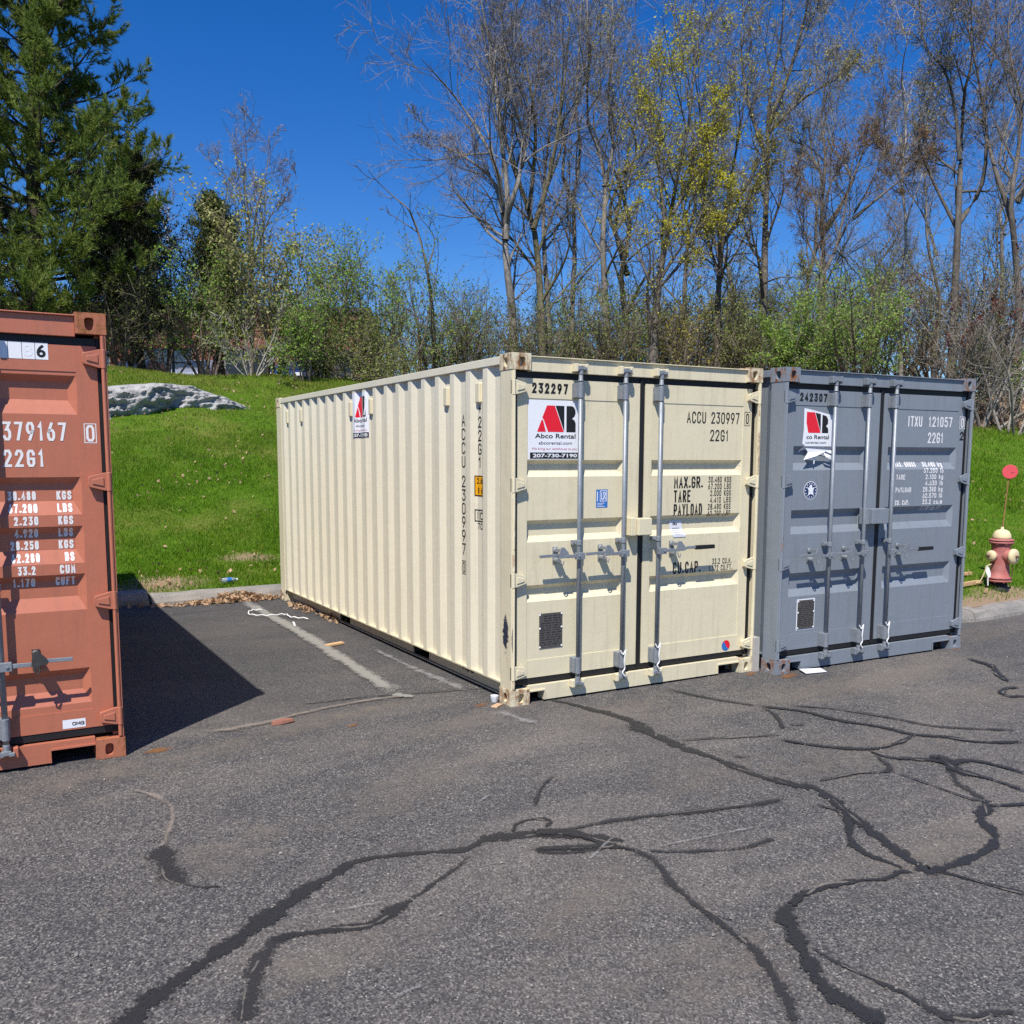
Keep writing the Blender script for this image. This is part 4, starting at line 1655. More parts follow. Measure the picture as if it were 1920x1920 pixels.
# ---- grey container on the right
grey, gL, gR = make_container('shipping_container', 'slate grey shipping container with torn sticker, beside the cream one', (2.486, -.212, 0.0), -.0195, dict(
    paint='grey_paint', rust='grey_rusty', header_bot=2.465, keeper_body=0,
    rec=[(1.944, 1.740, .040, .062), (1.401, 1.195, .040, .062), (.860, .655, .040, .062)], weld=(2.286, .325), mid=1.222,
    lockbox=(.985, 1.245, 1.262, 1.396), grip=True, guides=(1.10,), vents=[.566, 1.132, 3.396, 5.660],
    bars=[(.571, 1.004, -1, .175, .38), (.987, 1.004, -1, .596, .80), (1.330, 1.0, 1, 1.870, 1.50)]))
write(gL, '242307', .211, .528, 2.320, 2.390, .0155, 'black_print', gap=.42)
write(gR, 'ITXU', 1.573, 1.766, 2.130, 2.226, .014, 'white_print', gap=.25)
write(gR, '121057', 1.858, 2.190, 2.132, 2.226, .014, 'white_print')
write(gR, '22G1', 1.856, 2.074, 1.982, 2.080, .014, 'white_print')
put(gR, 'check_digit_box', frame_polys(2.294, 2.372, 2.118, 2.236, .005), 'white_print')
write(gR, '0', 2.313, 2.355, 2.132, 2.222, .012, 'white_print')
write(gR, '2', 2.307, 2.363, 2.012, 2.093, .016, 'black_print')
for i, (a, b) in enumerate((('MAX. GROSS', '30.480 kg'), ('', '67.200 lb'), ('TARE', ' 2.100 kg'), ('', ' 4.630 lb'), ('PAYLOAD', '28.380 kg'), ('', '62.570 lb'), ('CU. CAP.', '33.2 cu.m'), ('', '1.170 cu.ft'))):
    z = 1.764 - i * .0584
    if a:
        write(gR, a, 1.452, 1.452 + {'M': .283, 'T': .12, 'P': .21, 'C': .19}[a[0]], z, z + .046, .0085, 'white_print', gap=.3)
    write(gR, b, 1.825, 2.105, z, z + .046, .0085, 'white_print', gap=.3)
# torn rental sticker, lower part peeling away from the door
tx0, tz1 = .268, 2.262
tear = [(.0, .0), (.05, -.005), (.36, -.055), (.362, -.10), (.345, -.075), (.352, -.33), (.365, -.36), (.345, -.415), (.30, -.40), (.15, -.372), (.04, -.345), (-.015, -.37), (-.01, -.345), (.02, -.31), (-.01, -.30), (.002, -.18)]
put(gL, 'torn_sticker', [([Vector((tx0 + a, tz1 + b)) for a, b in tear][::-1], 0)], 'sticker_white', .003)
f = lambda L: [([Vector((tx0 + a, tz1 + b)) for a, b in L], 0)]
put(gL, 'emblem_red', f([(.03, -.03), (.125, -.032), (.20, -.205), (.055, -.205), (.03, -.12)]), 'red_print', .004)
put(gL, 'emblem_black', f([(.132, -.034), (.195, -.045), (.20, -.195)]) + f([(.215, -.05), (.262, -.06), (.285, -.09), (.285, -.125), (.262, -.145), (.288, -.165), (.292, -.205), (.215, -.205)]), 'black_print', .004)
put(gL, 'company_name', font_polys('co Rental', tx0 + .035, tx0 + .302, tz1 - .258, tz1 - .222, bold=.018), 'black_print', .004)
put(gL, 'web_address', font_polys('corental.com', tx0 + .025, tx0 + .270, tz1 - .298, tz1 - .274, bold=.004), 'black_print', .004)
pe = MB()
for poly in ([(.02, -.335), (.33, -.352), (.345, -.395), (.26, -.36), (.13, -.40), (.02, -.425), (-.02, -.435), (.05, -.37)], [(.11, -.39), (.135, -.395), (.125, -.47), (.115, -.47)], [(.23, -.37), (.32, -.40), (.335, -.44), (.25, -.41)]):
    d0 = random.uniform(.012, .03)
    pe.add([(tx0 + a, .046 - d0 * (1 if b < -.37 else .3), tz1 + b) for a, b in poly], [tuple(range(len(poly)))])
    pe.add([(tx0 + a, .047 - d0 * (1 if b < -.37 else .3), tz1 + b) for a, b in poly], [tuple(range(len(poly) - 1, -1, -1))])
pe.build('peeling_strip', 'sticker_white', gL[0])
put(gL, 'phone_number', stroke_polys('230', tx0 + .12, tx0 + .20, tz1 - .395, tz1 - .365, .008), 'black_print', .0045)
put(gL, 'round_emblem', disc_polys(.378, 1.567, .080, .078), 'sticker_white', .0012)
put(gL, 'emblem_ring', disc_polys(.378, 1.567, .074, .072), 'navy_print', .0020)
put(gL, 'emblem_figure', [([Vector((.378 + a, 1.567 + b)) for a, b in ((-.045, .035), (-.02, .02), (-.012, .045), (.012, .05), (.02, .02), (.045, .03), (.03, -.005), (.035, -.04), (.0, -.03), (-.03, -.045), (-.022, -.005))], 0)], 'sticker_white', .0028)
put(gL, 'emblem_lettering', [p for i in range(14) for p in disc_polys(.378 + .060 * math.cos(i * .45), 1.567 + .059 * math.sin(i * .45), .006, .006, 6)], 'sticker_white', .0028)
data_plate(gL, .277, .474, .363, .617, 'sticker_white')
tie(gL, .987, .31); tie(gR, 1.330, .31)

# ---- orange-brown container cut by the left edge of the picture
rust, oL, oR = make_container('shipping_container', 'terracotta orange shipping container cut off by the left edge', (-5.111, -.019, .062), .002, dict(
    paint='orange_paint', rust='orange_rusty', header_bot=2.455, gasket=.010, catch_mat='dark_metal',
    rec=[(2.240, 2.022, .038, .080), (1.668, 1.453, .038, .078), (1.387, 1.172, .038, .078), (1.109, .898, .038, .078), (.552, .344, .038, .078)], weld=(2.262, .302), mid=1.219,
    hinges=(2.338, 1.640, .945, .25), lockbox=(1.07, 1.25, 1.24, 1.37), guides=(1.42, 1.06),
    bars=[(.30, .62, 1, .65, .46), (.98, .62, -1, .64, .80), (1.44, .62, 1, 1.78, 1.6), (1.812, .62, 1, 2.173, 1.988)]))
put(oR, 'number_label', rect(1.86, 2.136, 2.322, 2.414), 'sticker_white')
put(oR, 'number_label_lines', [p for x in (1.936, 2.004, 2.069) for p in rect(x, x + .002, 2.322, 2.414)], 'black_print', .002)
put(oR, 'number_label_digit', font_polys('6', 2.078, 2.124, 2.333, 2.404, bold=.03), 'black_print', .002)
put(oR, 'number_label_ghost', font_polys('8', 2.012, 2.058, 2.337, 2.400) + font_polys('2', 1.885, 1.930, 2.337, 2.400), 'grey_print' if False else 'sticker_white', .002)
write(oR, '379167', 1.888, 2.208, 1.872, 1.976, .0145, 'white_print', gap=.38)
put(oR, 'check_digit_box', frame_polys(2.300, 2.366, 1.861, 1.973, .0045), 'white_print')
write(oR, '0', 2.310, 2.355, 1.870, 1.964, .0135, 'white_print')
write(oR, '22G1', 1.884, 2.088, 1.726, 1.822, .0145, 'white_print', gap=.38)
for i, (a, b, x0, x1, c0, c1) in enumerate((('30.480', 'KGS', 1.894, 2.036, 2.142, 2.220), ('67.200', 'LBS', 1.894, 2.040, 2.142, 2.220), ('2.230', 'KGS', 1.918, 2.040, 2.142, 2.220), ('4.920', 'LBS', 1.918, 2.037, 2.142, 2.218),
                                            ('28.250', 'KGS', 1.894, 2.037, 2.140, 2.218), ('62.280', 'BS', 1.894, 2.038, 2.168, 2.218), ('33.2', 'CUM', 1.922, 2.012, 2.137, 2.218), ('1.170', 'CUFT', 1.895, 2.008, 2.114, 2.216))):
    z = 1.538 - i * .0705
    write(oR, a, x0, x1, z, z + .050, .0095, 'white_print', gap=.35)
    write(oR, b, c0, c1, z, z + .050, .0095, 'white_print', gap=.3)
put(oR, 'small_label', rect(2.107, 2.230, .200, .252), 'sticker_white')
write(oR, 'OMG', 2.158, 2.222, .216, .236, .0035, 'black_print', lift=.003, gap=.12)


# ------------------------------------------------------------------ plants: vectorised branching
def grow(P0, D0, L, r0, r1, n, wander, up, g):
    """N branches of n segments from P0 along D0, bending at random and towards the sky"""
    N = len(P0)
    pts = np.empty((N, n + 1, 3))
    pts[:, 0] = P0
    d = unit(D0)
    st = (L / n)[:, None]
    for i in range(n):
        d = unit(d + g.normal(0, wander, (N, 3)) + np.array([0, 0, up]))
        pts[:, i + 1] = pts[:, i] + d * st
    t = np.linspace(0, 1, n + 1)[None]
    rad = r0[:, None] * (1 - t) + r1[:, None] * t
    return pts, rad


def spawn(pts, rad, k, t0, t1, ang, ratio, g, tdec=.5):
    """k side branches on every branch: start, direction, length, radius"""
    N, n1, _ = pts.shape
    n = n1 - 1
    t = (np.arange(k)[None] + g.random((N, k))) / k * (t1 - t0) + t0
    f = t * n
    i = np.minimum(f.astype(int), n - 1)
    fr = (f - i)[..., None]
    ar = np.arange(N)[:, None]
    a, b = pts[ar, i], pts[ar, i + 1]
    P = a * (1 - fr) + b * fr
    T = unit(b - a)
    rr = rad[ar, i] * (1 - fr[..., 0]) + rad[ar, i + 1] * fr[..., 0]
    pr = unit(np.cross(T, g.normal(0, 1, (N, k, 3))))
    an = np.clip(g.normal(ang[0], ang[1], (N, k)), .1, 1.8)[..., None]
    D = T * np.cos(an) + pr * np.sin(an)
    Lp = np.linalg.norm(np.diff(pts, axis=1), axis=2).sum(1)[:, None]
    L = Lp * ratio * (1 - tdec * t) * g.uniform(.6, 1.25, (N, k))
    return P.reshape(-1, 3), D.reshape(-1, 3), L.ravel(), rr.ravel()


def tubes(pts, rad, m):
    N, n1, _ = pts.shape
    T = unit(np.gradient(pts, axis=1))
    ref = np.where(np.abs(T[..., 2:3]) < .8, np.array([0, 0, 1.0]), np.array([1.0, 0, 0]))
    A = unit(np.cross(T, ref))
    B = np.cross(T, A)
    an = np.arange(m) * 2 * math.pi / m
    V = pts[:, :, None] + (A[:, :, None] * np.cos(an)[None, None, :, None] + B[:, :, None] * np.sin(an)[None, None, :, None]) * rad[:, :, None, None]
    idx = np.arange(N * n1 * m).reshape(N, n1, m)
    a = idx[:, :-1]
    b = idx[:, 1:]
    F = np.stack([a, np.roll(a, -1, 2), np.roll(b, -1, 2), b], -1).reshape(-1, 4)
    return V.reshape(-1, 3), F


def strips(pts, rad, g):
    """finest twigs: one tapering blade each"""
    N, n1, _ = pts.shape
    T = unit(pts[:, -1] - pts[:, 0])
    A = unit(np.cross(T, g.normal(0, 1, (N, 3))))[:, None]
    V = np.stack([pts - A * rad[..., None], pts + A * rad[..., None]], 2)
    i = np.arange(N * n1 * 2).reshape(N, n1, 2)
    F = np.stack([i[:, :-1, 0], i[:, :-1, 1], i[:, 1:, 1], i[:, 1:, 0]], -1).reshape(-1, 4)
    return V.reshape(-1, 3), F


def join(parts):
    V, F, o = [], [], 0
    for v, f in parts:
        V.append(v)
        F.append(f + o)
        o += len(v)
    return np.concatenate(V), np.concatenate(F)


def leaves(P, size, g, asp=.55, flat=.0):
    """a small folded diamond per leaf"""
    n = len(P)
    u = unit(g.normal(0, 1, (n, 3)) + np.array([0, 0, flat]))
    w_ = unit(np.cross(u, g.normal(0, 1, (n, 3))))
    s_ = (size * g.uniform(.6, 1.35, n))[:, None]
    nn = np.cross(u, w_)
    V = np.stack([P - u * s_ * .5, P + w_ * s_ * asp * .5 + nn * s_ * .12, P + u * s_ * .5, P - w_ * s_ * asp * .5 + nn * s_ * .12], 1)
    return V.reshape(-1, 3), np.arange(4 * n).reshape(-1, 4)


def ends(pts, k, g, t0=.3, jit=.05):
    """k points along every branch from t0 to its tip"""
    N, n1, _ = pts.shape
    t = g.uniform(t0, 1, (N, k)) * (n1 - 1)
    i = np.minimum(t.astype(int), n1 - 2)
    fr = (t - i)[..., None]
    ar = np.arange(N)[:, None]
    P = pts[ar, i] * (1 - fr) + pts[ar, i + 1] * fr
    return P.reshape(-1, 3) + g.normal(0, jit, (N * k, 3))


def poly_branch(pl, n):
    """resample a hand-laid polyline to n segments"""
    P = catmull(pl, 6)
    s_ = np.concatenate([[0], np.cumsum(np.linalg.norm(np.diff(P, axis=0), axis=1))])
    q = np.linspace(0, s_[-1], n + 1)
    return np.stack([np.interp(q, s_, P[:, k]) for k in range(3)], 1)


def root_at(u, dep):
    """ground point under photo column u at depth dep"""
    p = at(u, 700, dep)
    for _ in range(3):
        z = gz(p[0], p[1])
        # slide along the column so that the depth stays dep
        v = 700
        d = ray(u, v)
        p = CAM + d * dep
        k = (z - p[2])
        dn = ROT[1] * -1
        p = p + np.array([0, 0, k])
    return np.array([p[0], p[1], gz(p[0], p[1]) - .05])


def broad_tree(name, label, dep, stems, r0, seed, barkm, twigm, k1=9, k2=7, k3=6, k4=5, ang=.66, up=.055, ratio=.42,
               leaf=None, leafsize=.06, leafn=0, group=None, cat='tree', t_first=.28, rtw=.0055, wander=.12, leaf_lv=4, lenmax=None):
    """tree from hand-laid stems (lists of photo pixels at depth dep); every stem carries limbs, branches and twigs"""
    g = np.random.default_rng(seed)
    base = root_at(stems[0][0][0], dep)
    root = empty(name, base)
    tag(root, label, cat, group)
    S = []
    for si, st in enumerate(stems):
        pl = []
        for i, (u, v) in enumerate(st):
            w_ = g.normal(0, .25) * (i > 0) + (g.normal(0, .12) * i)
            pl.append(at(u, v, dep + w_))
        if si == 0 or st[0][1] > 560:
            b = root_at(st[0][0], dep)
            pl[0] = b
        S.append(poly_branch(pl, 16))
    S = np.array(S) - base
    L0 = np.linalg.norm(np.diff(S, axis=1), axis=2).sum(1)
    R0 = np.array([r0 * (1 if i == 0 else .72) * min(1, (l / L0[0]) ** .5) for i, l in enumerate(L0)])
    t = np.linspace(0, 1, 17)[None]
    rad = R0[:, None] * (1 - .95 * t ** .62)
    V, F = tubes(S, rad, 8)
    tr = link('trunk', np_mesh('trunk', V, F, True), root, barkm)
    P, D, L, r = spawn(S, rad, k1, t_first, .97, (ang, .16), ratio, g, .55)
    if lenmax:
        L = np.minimum(L, lenmax * g.uniform(.8, 1.35, len(L)))
    p1, q1 = grow(P, D, L, np.maximum(r * .55, .012), np.full(len(L), .006), 10, wander * .8, up, g)
    P, D, L, r = spawn(p1, q1, k2, .12, 1, (.68, .22), .60, g)
    p2, q2 = grow(P, D, L, np.maximum(r * .6, .008), np.full(len(L), .005), 6, wander * 1.1, up, g)
    parts = [tubes(p1, q1, 5), tubes(p2, q2, 4)]
    P, D, L, r = spawn(p2, q2, k3, .08, 1, (.72, .25), .62, g, .4)
    p3, q3 = grow(P, D, L, np.maximum(r * .6, rtw), np.full(len(L), rtw * .8), 3, wander * 1.2, up * 1.2, g)
    tw = [tubes(p3, q3, 3)]
    last = p3
    if k4:
        P, D, L, r = spawn(p3, q3, k4, .1, 1, (.72, .25), .75, g, .3)
        p4, q4 = grow(P, D, L, np.full(len(L), rtw * .8), np.full(len(L), rtw * .55), 2, wander * 1.2, up * 1.2, g)
        tw.append(strips(p4, q4, g))
        last = p4
    V, F = join(parts)
    link('limbs', np_mesh('limbs', V, F, True), root, barkm)
    V, F = join(tw)
    link('crown', np_mesh('crown', V, F), root, twigm)
    if leaf:
        src = last if leaf_lv == 4 else p3
        Q = ends(src, 3, g, .35, leafsize * 1.0)
        Q = Q[g.random(len(Q)) < leafn]
        V, F = leaves(Q, leafsize, g)
        link('leaves', np_mesh('leaves', V, F), root, leaf)
    return root


def bush(name, label, u, dep, height, width, seed, leaf, twigm='twig_brown', stems=9, k2=8, k3=7, k4=0, leafn=2, leafsize=.05, group=None, spread=.45, lean=0, cat='bush', rtw=.006, base=None, up=.05, dens=1.0):
    g = np.random.default_rng(seed)
    base = root_at(u, dep) if base is None else base
    root = empty(name, base)
    tag(root, label, cat, group)
    az = g.uniform(0, 2 * math.pi, stems)
    tilt = np.abs(g.normal(0, spread, stems)) + .05
    R = ROT[0]
    D = np.stack([np.cos(az) * np.sin(tilt), np.sin(az) * np.sin(tilt), np.cos(tilt)], 1) + lean * R[None] * .5
    P0 = np.stack([np.cos(az), np.sin(az), np.zeros(stems)], 1) * g.uniform(.03, width * .13, (stems, 1))
    L = height * g.uniform(.65, 1.05, stems)
    p0, q0 = grow(P0, D, L, g.uniform(.018, .034, stems) * min(1.6, height / 2.5), np.full(stems, .006), 9, .10, up, g)
    P, D, L, r = spawn(p0, q0, k2, .12, 1, (.65, .25), .42, g, .35)
    L = np.minimum(L, width * .55)
    p1, q1 = grow(P, D, L, np.maximum(r * .6, .006), np.full(len(L), .004), 6, .14, up, g)
    P, D, L, r = spawn(p1, q1, k3 + 2, .08, 1, (.75, .25), .62, g, .35)
    p2, q2 = grow(P, D, L, np.maximum(r * .6, rtw), np.full(len(L), rtw * .6), 3, .18, up, g)
    last = p2
    V, F = tubes(p0, q0, 5)
    link('trunk', np_mesh('trunk', V, F, True), root, twigm)
    tw = [tubes(p1, q1, 4), strips(p2, q2, g)]
    if k4:
        P, D, L, r = spawn(p2, q2, k4, .1, 1, (.7, .25), .5, g, .3)
        p3, q3 = grow(P, D, L, np.full(len(L), rtw * .7), np.full(len(L), rtw * .45), 3, .16, up, g)
        tw.append(strips(p3, q3, g))
        last = p3
    V, F = join(tw)
    link('crown', np_mesh('crown', V, F), root, twigm)
    if leaf and leafn:
        Q = ends(last, leafn * 3, g, .1, leafsize * 1.2)
        leafsize = leafsize * 1.25
        if dens < 1:
            Q = Q[g.random(len(Q)) < dens]
        V, F = leaves(Q, leafsize, g, .6)
        link('leaves', np_mesh('leaves', V, F), root, leaf)
    return root


def pine_tree(name, label, u, dep, height, maxlen, seed, lean_u=0, lo=.05, dens=1.0):
    g = np.random.default_rng(seed)
    base = root_at(u, dep)
    root = empty(name, base)
    tag(root, label, 'tree', 'pine trees at the top of the slope')
    n = 18
    tp = np.stack([np.linspace(0, .5, n + 1) + g.normal(0, .05, n + 1).cumsum() * .3, g.normal(0, .05, n + 1).cumsum() * .3, np.linspace(0, height, n + 1)], 1)[None]
    tr = np.linspace(.27, .02, n + 1)[None]
    V, F = tubes(tp, tr, 10)
    link('trunk', np_mesh('trunk', V, F, True), root, 'bark_pine')
    P, D, L, R = [], [], [], []
    h = lo * height
    while h < height * .985:
        t = h / height
        f = t * n
        i = min(int(f), n - 1)
        c = tp[0, i] * (1 - (f - i)) + tp[0, i + 1] * (f - i)
        k = g.integers(4, 7)
        a0 = g.uniform(0, 6.28)
        for j in range(k):
            a = a0 + j * 6.283 / k + g.normal(0, .25)
            el = .02 + .75 * t ** 1.6 + g.normal(0, .10)
            P.append(c + [0, 0, g.normal(0, .08)])
            D.append([math.cos(a) * math.cos(el), math.sin(a) * math.cos(el), math.sin(el)])
            prof = np.interp(t, [0, .12, .3, .5, .7, .88, 1], [.85, 1, .98, .82, .60, .33, .10])
            L.append(maxlen * prof * g.uniform(.62, 1.12))
            R.append(.055 * (1 - t) + .014)
        h += g.uniform(.42, .62)
    P, D, L, R = map(np.array, (P, D, L, R))
    p1, q1 = grow(P, D, L, R, np.full(len(L), .008), 9, .06, .05, g)
    P, D, L, r = spawn(p1, q1, 15, .18, 1, (.75, .18), .34, g, .55)
    p2, q2 = grow(P, D, np.maximum(L, .25), np.maximum(r * .5, .008), np.full(len(L), .005), 5, .10, .09, g)
    P, D, L, r = spawn(p2, q2, 6, .15, 1, (.72, .22), .48, g, .4)
    p3, q3 = grow(P, D, np.maximum(L, .16), np.full(len(L), .006), np.full(len(L), .004), 3, .10, .12, g)
    V, F = join([tubes(p1, q1, 5), tubes(p2, q2, 3)])
    link('limbs', np_mesh('limbs', V, F, True), root, 'bark_pine')
    # needle tufts along the outer shoots
    src = np.concatenate([p3[:, -1], p3[:, -2], p3[:, 1], p2[:, -1], p2[:, -2]])
    dr = np.concatenate([p3[:, -1] - p3[:, -2], p3[:, -1] - p3[:, -2], p3[:, 1] - p3[:, 0], p2[:, -1] - p2[:, -2], p2[:, -1] - p2[:, -2]])
    keep = g.random(len(src)) < dens
    src, dr = src[keep], unit(dr[keep])
    k = 12
    N = len(src)
    ax = unit(dr[:, None] * 1.0 + g.normal(0, .50, (N, k, 3)) + np.array([0, 0, .12]))
    ln = g.uniform(.10, .19, (N, k, 1))
    sd_ = unit(np.cross(ax, g.normal(0, 1, (N, k, 3)))) * .0105
    B = np.repeat(src[:, None], k, 1) + dr[:, None] * g.uniform(-.05, .03, (N, k, 1))
    V = np.stack([B - sd_, B + sd_, B + ax * ln], 2).reshape(-1, 3)
    link('needles', np_mesh('needles', V, np.arange(len(V)).reshape(-1, 3)), root, 'pine_needle')
    return root


def cedar(name, label, u, dep, height, width, seed, leaf, n=230):
    g = np.random.default_rng(seed)
    base = root_at(u, dep)
    root = empty(name, base)
    tag(root, label, 'tree')
    tp = np.stack([g.normal(0, .03, 13).cumsum(), g.normal(0, .03, 13).cumsum(), np.linspace(0, height, 13)], 1)[None]
    V, F = tubes(tp, np.linspace(.13, .012, 13)[None], 8)
    link('trunk', np_mesh('trunk', V, F, True), root, 'bark_dark')
    t = g.uniform(.10, 1, n) ** .85
    a = g.uniform(0, 6.283, n)
    el = .45 + .5 * t + g.normal(0, .12, n)
    f = t * 12
    i = np.minimum(f.astype(int), 11)
    P = tp[0][i] * (1 - (f - i))[:, None] + tp[0][i + 1] * (f - i)[:, None]
    D = np.stack([np.cos(a) * np.cos(el), np.sin(a) * np.cos(el), np.sin(el)], 1)
    L = width * .62 * np.interp(t, [0, .15, .4, .75, 1], [.75, 1, .9, .5, .16]) * g.uniform(.4, 1.3, n)
    p1, q1 = grow(P, D, L, np.full(n, .022), np.full(n, .006), 6, .10, .10, g)
    P, D, L, r = spawn(p1, q1, 9, .2, 1, (.6, .2), .42, g, .5)
    p2, q2 = grow(P, D, L, np.full(len(L), .007), np.full(len(L), .004), 4, .12, .10, g)
    P, D, L, r = spawn(p2, q2, 5, .1, 1, (.6, .2), .5, g, .4)
    p3, q3 = grow(P, D, L, np.full(len(L), .005), np.full(len(L), .003), 2, .12, .10, g)
    V, F = join([tubes(p1, q1, 4), tubes(p2, q2, 3)])
    link('limbs', np_mesh('limbs', V, F), root, 'bark_dark')
    Q = ends(p3, 4, g, .0, .05)
    V, F = leaves(Q, .085, g, .4, .6)
    link('needles', np_mesh('needles', V, F), root, leaf)
    return root


# -- left: pines, cedars, shrubs on the crest of the lawn
PINE = pine_tree('pine_tree', 'tall white pine towering over the orange container, sky to its right', 72, 24.5, 13.5, 4.1, 3)
cedar('cedar_tree', 'dark cedar with rusty brown tips right beside the tall pine', 272, 25, 5.6, 3.6, 8, 'cedar_leaf', 260)
cedar('cedar_tree', 'small pointed green cedar among the shrubs below the bare dome-shaped tree', 418, 27, 5.2, 3.0, 9, 'cedar_green')
G1 = 'shrubs along the crest of the lawn'
broad_tree('bare_tree', 'bare dome-shaped tree against the sky left of the containers', 33, [[(470, 690), (472, 560), (468, 430), (455, 330), (425, 240)], [(470, 500), (480, 400), (500, 320), (505, 240)], [(472, 520), (462, 420), (445, 360), (400, 300)], [(474, 500), (500, 420), (535, 360), (560, 330)]], .13, 21, 'bark_dark', 'twig_purple', k1=7, k2=6, k3=5, k4=4, t_first=.35, ratio=.36, lenmax=2.4)
broad_tree('bare_tree', 'thin leaning pale-stemmed bare tree behind the dark cedar', 31, [[(325, 690), (318, 480), (305, 410), (290, 350), (300, 300)], [(308, 420), (297, 390), (285, 330), (280, 290)]], .07, 22, 'twig_pale', 'twig_purple', k1=6, k2=5, k3=4, k4=3, t_first=.5, ratio=.3, lenmax=1.3)
bush('shrub', 'shrub with pale creamy young leaves, tallest of the crest shrubs', 508, 25.5, 4.7, 2.8, 31, 'leaf_pale', 'twig_brown', stems=9, k2=9, k3=7, leafn=3, leafsize=.07, group=G1, spread=.22)
bush('shrub', 'green-leaved shrub growing in front of the small pointed cedar', 385, 25.0, 3.5, 2.3, 32, 'leaf_fresh', 'twig_brown', stems=9, k2=8, k3=7, leafn=2, leafsize=.06, group=G1, dens=0.96)
bush('shrub', 'brown twiggy shrub at the foot of the dark cedar', 315, 24.6, 2.6, 2.2, 33, 'leaf_olive', 'twig_brown', stems=11, k2=9, k3=8, leafn=1, leafsize=.05, group=G1, dens=0.56)
bush('shrub', 'light green loose shrub just right of the creamy-leaved one', 600, 26, 3.7, 2.6, 34, 'leaf_fresh', 'twig_brown', stems=10, k2=9, k3=7, leafn=2, leafsize=.06, group=G1, dens=0.88)
bush('shrub', 'brown tangled vine mound low on the crest before the brick wall end', 655, 25.2, 1.9, 2.0, 35, 'leaf_olive', 'twig_brown', stems=18, k2=12, k3=9, leafn=1, leafsize=.05, group=G1, spread=.7, dens=0.96, up=-.02)
bush('shrub', 'feathery light green shrub left of the dead snag', 728, 27.5, 4.1, 2.8, 36, 'leaf_fresh', 'twig_brown', stems=10, k2=9, k3=8, leafn=2, leafsize=.055, group=G1, dens=0.96)
bush('shrub', 'green shrub at the foot of the dead snag', 815, 29, 3.9, 2.4, 37, 'leaf_fresh', 'twig_brown', stems=9, k2=8, k3=7, leafn=2, leafsize=.055, group=G1, dens=0.64)
bush('shrub', 'gnarled grey low shrub with twisted stems in front of the brick wall', 470, 24.4, 2.1, 2.2, 38, 'leaf_olive', 'twig_pale', stems=8, k2=7, k3=7, leafn=1, leafsize=.06, group=G1, spread=.6, dens=0.80)
bush('shrub', 'low green shrub in front of the brick wall below the loose light green one', 570, 24.6, 2.2, 2.3, 39, 'leaf_fresh', 'twig_brown', stems=10, k2=8, k3=7, leafn=2, leafsize=.06, group=G1, dens=0.64, spread=.5)
bush('shrub', 'dark twiggy shrub beside the corner of the orange container', 232, 24.3, 2.9, 2.4, 40, 'leaf_olive', 'twig_brown', stems=14, k2=10, k3=8, leafn=1, leafsize=.05, group=G1, dens=0.48, spread=.5)
bush('shrub', 'yellow-green leafy shrub under the tall pine behind the orange container', 40, 25.0, 3.2, 3.0, 41, 'leaf_olive', 'twig_brown', stems=12, k2=9, k3=8, leafn=2, leafsize=.06, group=G1, dens=0.80)
broad_tree('dead_snag', 'dead forked snag pointing up left from the crest shrubs', 28.5, [[(818, 690), (812, 600), (800, 500), (782, 430), (768, 395), (740, 370), (712, 345), (690, 320)], [(800, 510), (815, 450), (790, 410), (775, 385)], [(783, 435), (745, 410), (715, 390)]], .10, 42, 'bark_dark', 'twig_purple', k1=4, k2=3, k3=2, k4=0, t_first=.5, ratio=.22)

# -- centre: tall bare trees
G2 = 'bare trees of the wood behind the containers'
broad_tree('bare_tree', 'leftmost big bare tree over the cream container, wide crown against sky', 29.5, [[(962, 690), (962, 600), (950, 500), (945, 420), (935, 330), (905, 260), (860, 190), (790, 110)], [(948, 450), (952, 380), (945, 300), (935, 220), (925, 120), (905, 20), (890, -60)], [(942, 400), (925, 340), (880, 300), (830, 270), (780, 220)], [(946, 420), (968, 350), (985, 270), (960, 180), (945, 80), (940, -40)]], .19, 51, 'bark_grey', 'twig_purple', k1=14, k2=7, k3=5, k4=4, t_first=.16, ratio=.36, lenmax=3.8, group=G2)
broad_tree('bare_tree', 'second bare tree from the left, mossy trunk just right of the first', 30.5, [[(1018, 690), (1015, 600), (1006, 460), (990, 390), (965, 320), (945, 250), (925, 150), (905, 60), (890, -40)], [(992, 395), (1000, 320), (1004, 240), (992, 150), (975, 60), (960, -50)], [(1000, 430), (1030, 330), (1050, 220), (1062, 120), (1070, 10), (1075, -60)]], .19, 52, 'bark_moss', 'twig_purple', k1=13, k2=7, k3=5, k4=4, t_first=.18, ratio=.34, lenmax=3.4, group=G2)
broad_tree('bare_tree', 'third bare tree from the left, slim grey trunk beside the mossy one', 31.5, [[(1030, 690), (1028, 580), (1020, 470), (1020, 350), (1030, 250), (1045, 150), (1040, 60), (1050, -60)], [(1022, 360), (1060, 260), (1085, 190), (1110, 100), (1120, 0)]], .15, 53, 'bark_grey', 'twig_grey', k1=14, k2=7, k3=5, k4=4, t_first=.18, ratio=.32, lenmax=3.2, leaf='leaf_olive', leafsize=.06, leafn=0.06, group=G2)
broad_tree('bare_tree', 'fourth bare tree from the left, slender upright trunk with high fork', 32, [[(1080, 690), (1072, 600), (1078, 470), (1075, 370), (1090, 290), (1080, 210), (1085, 110), (1090, 0), (1092, -60)], [(1076, 380), (1055, 330), (1060, 260), (1040, 190), (1035, 80), (1020, -40)]], .15, 54, 'bark_grey', 'twig_purple', k1=14, k2=7, k3=5, k4=4, t_first=.18, ratio=.32, lenmax=3.2, leaf='leaf_olive', leafsize=.06, leafn=0.1, group=G2)
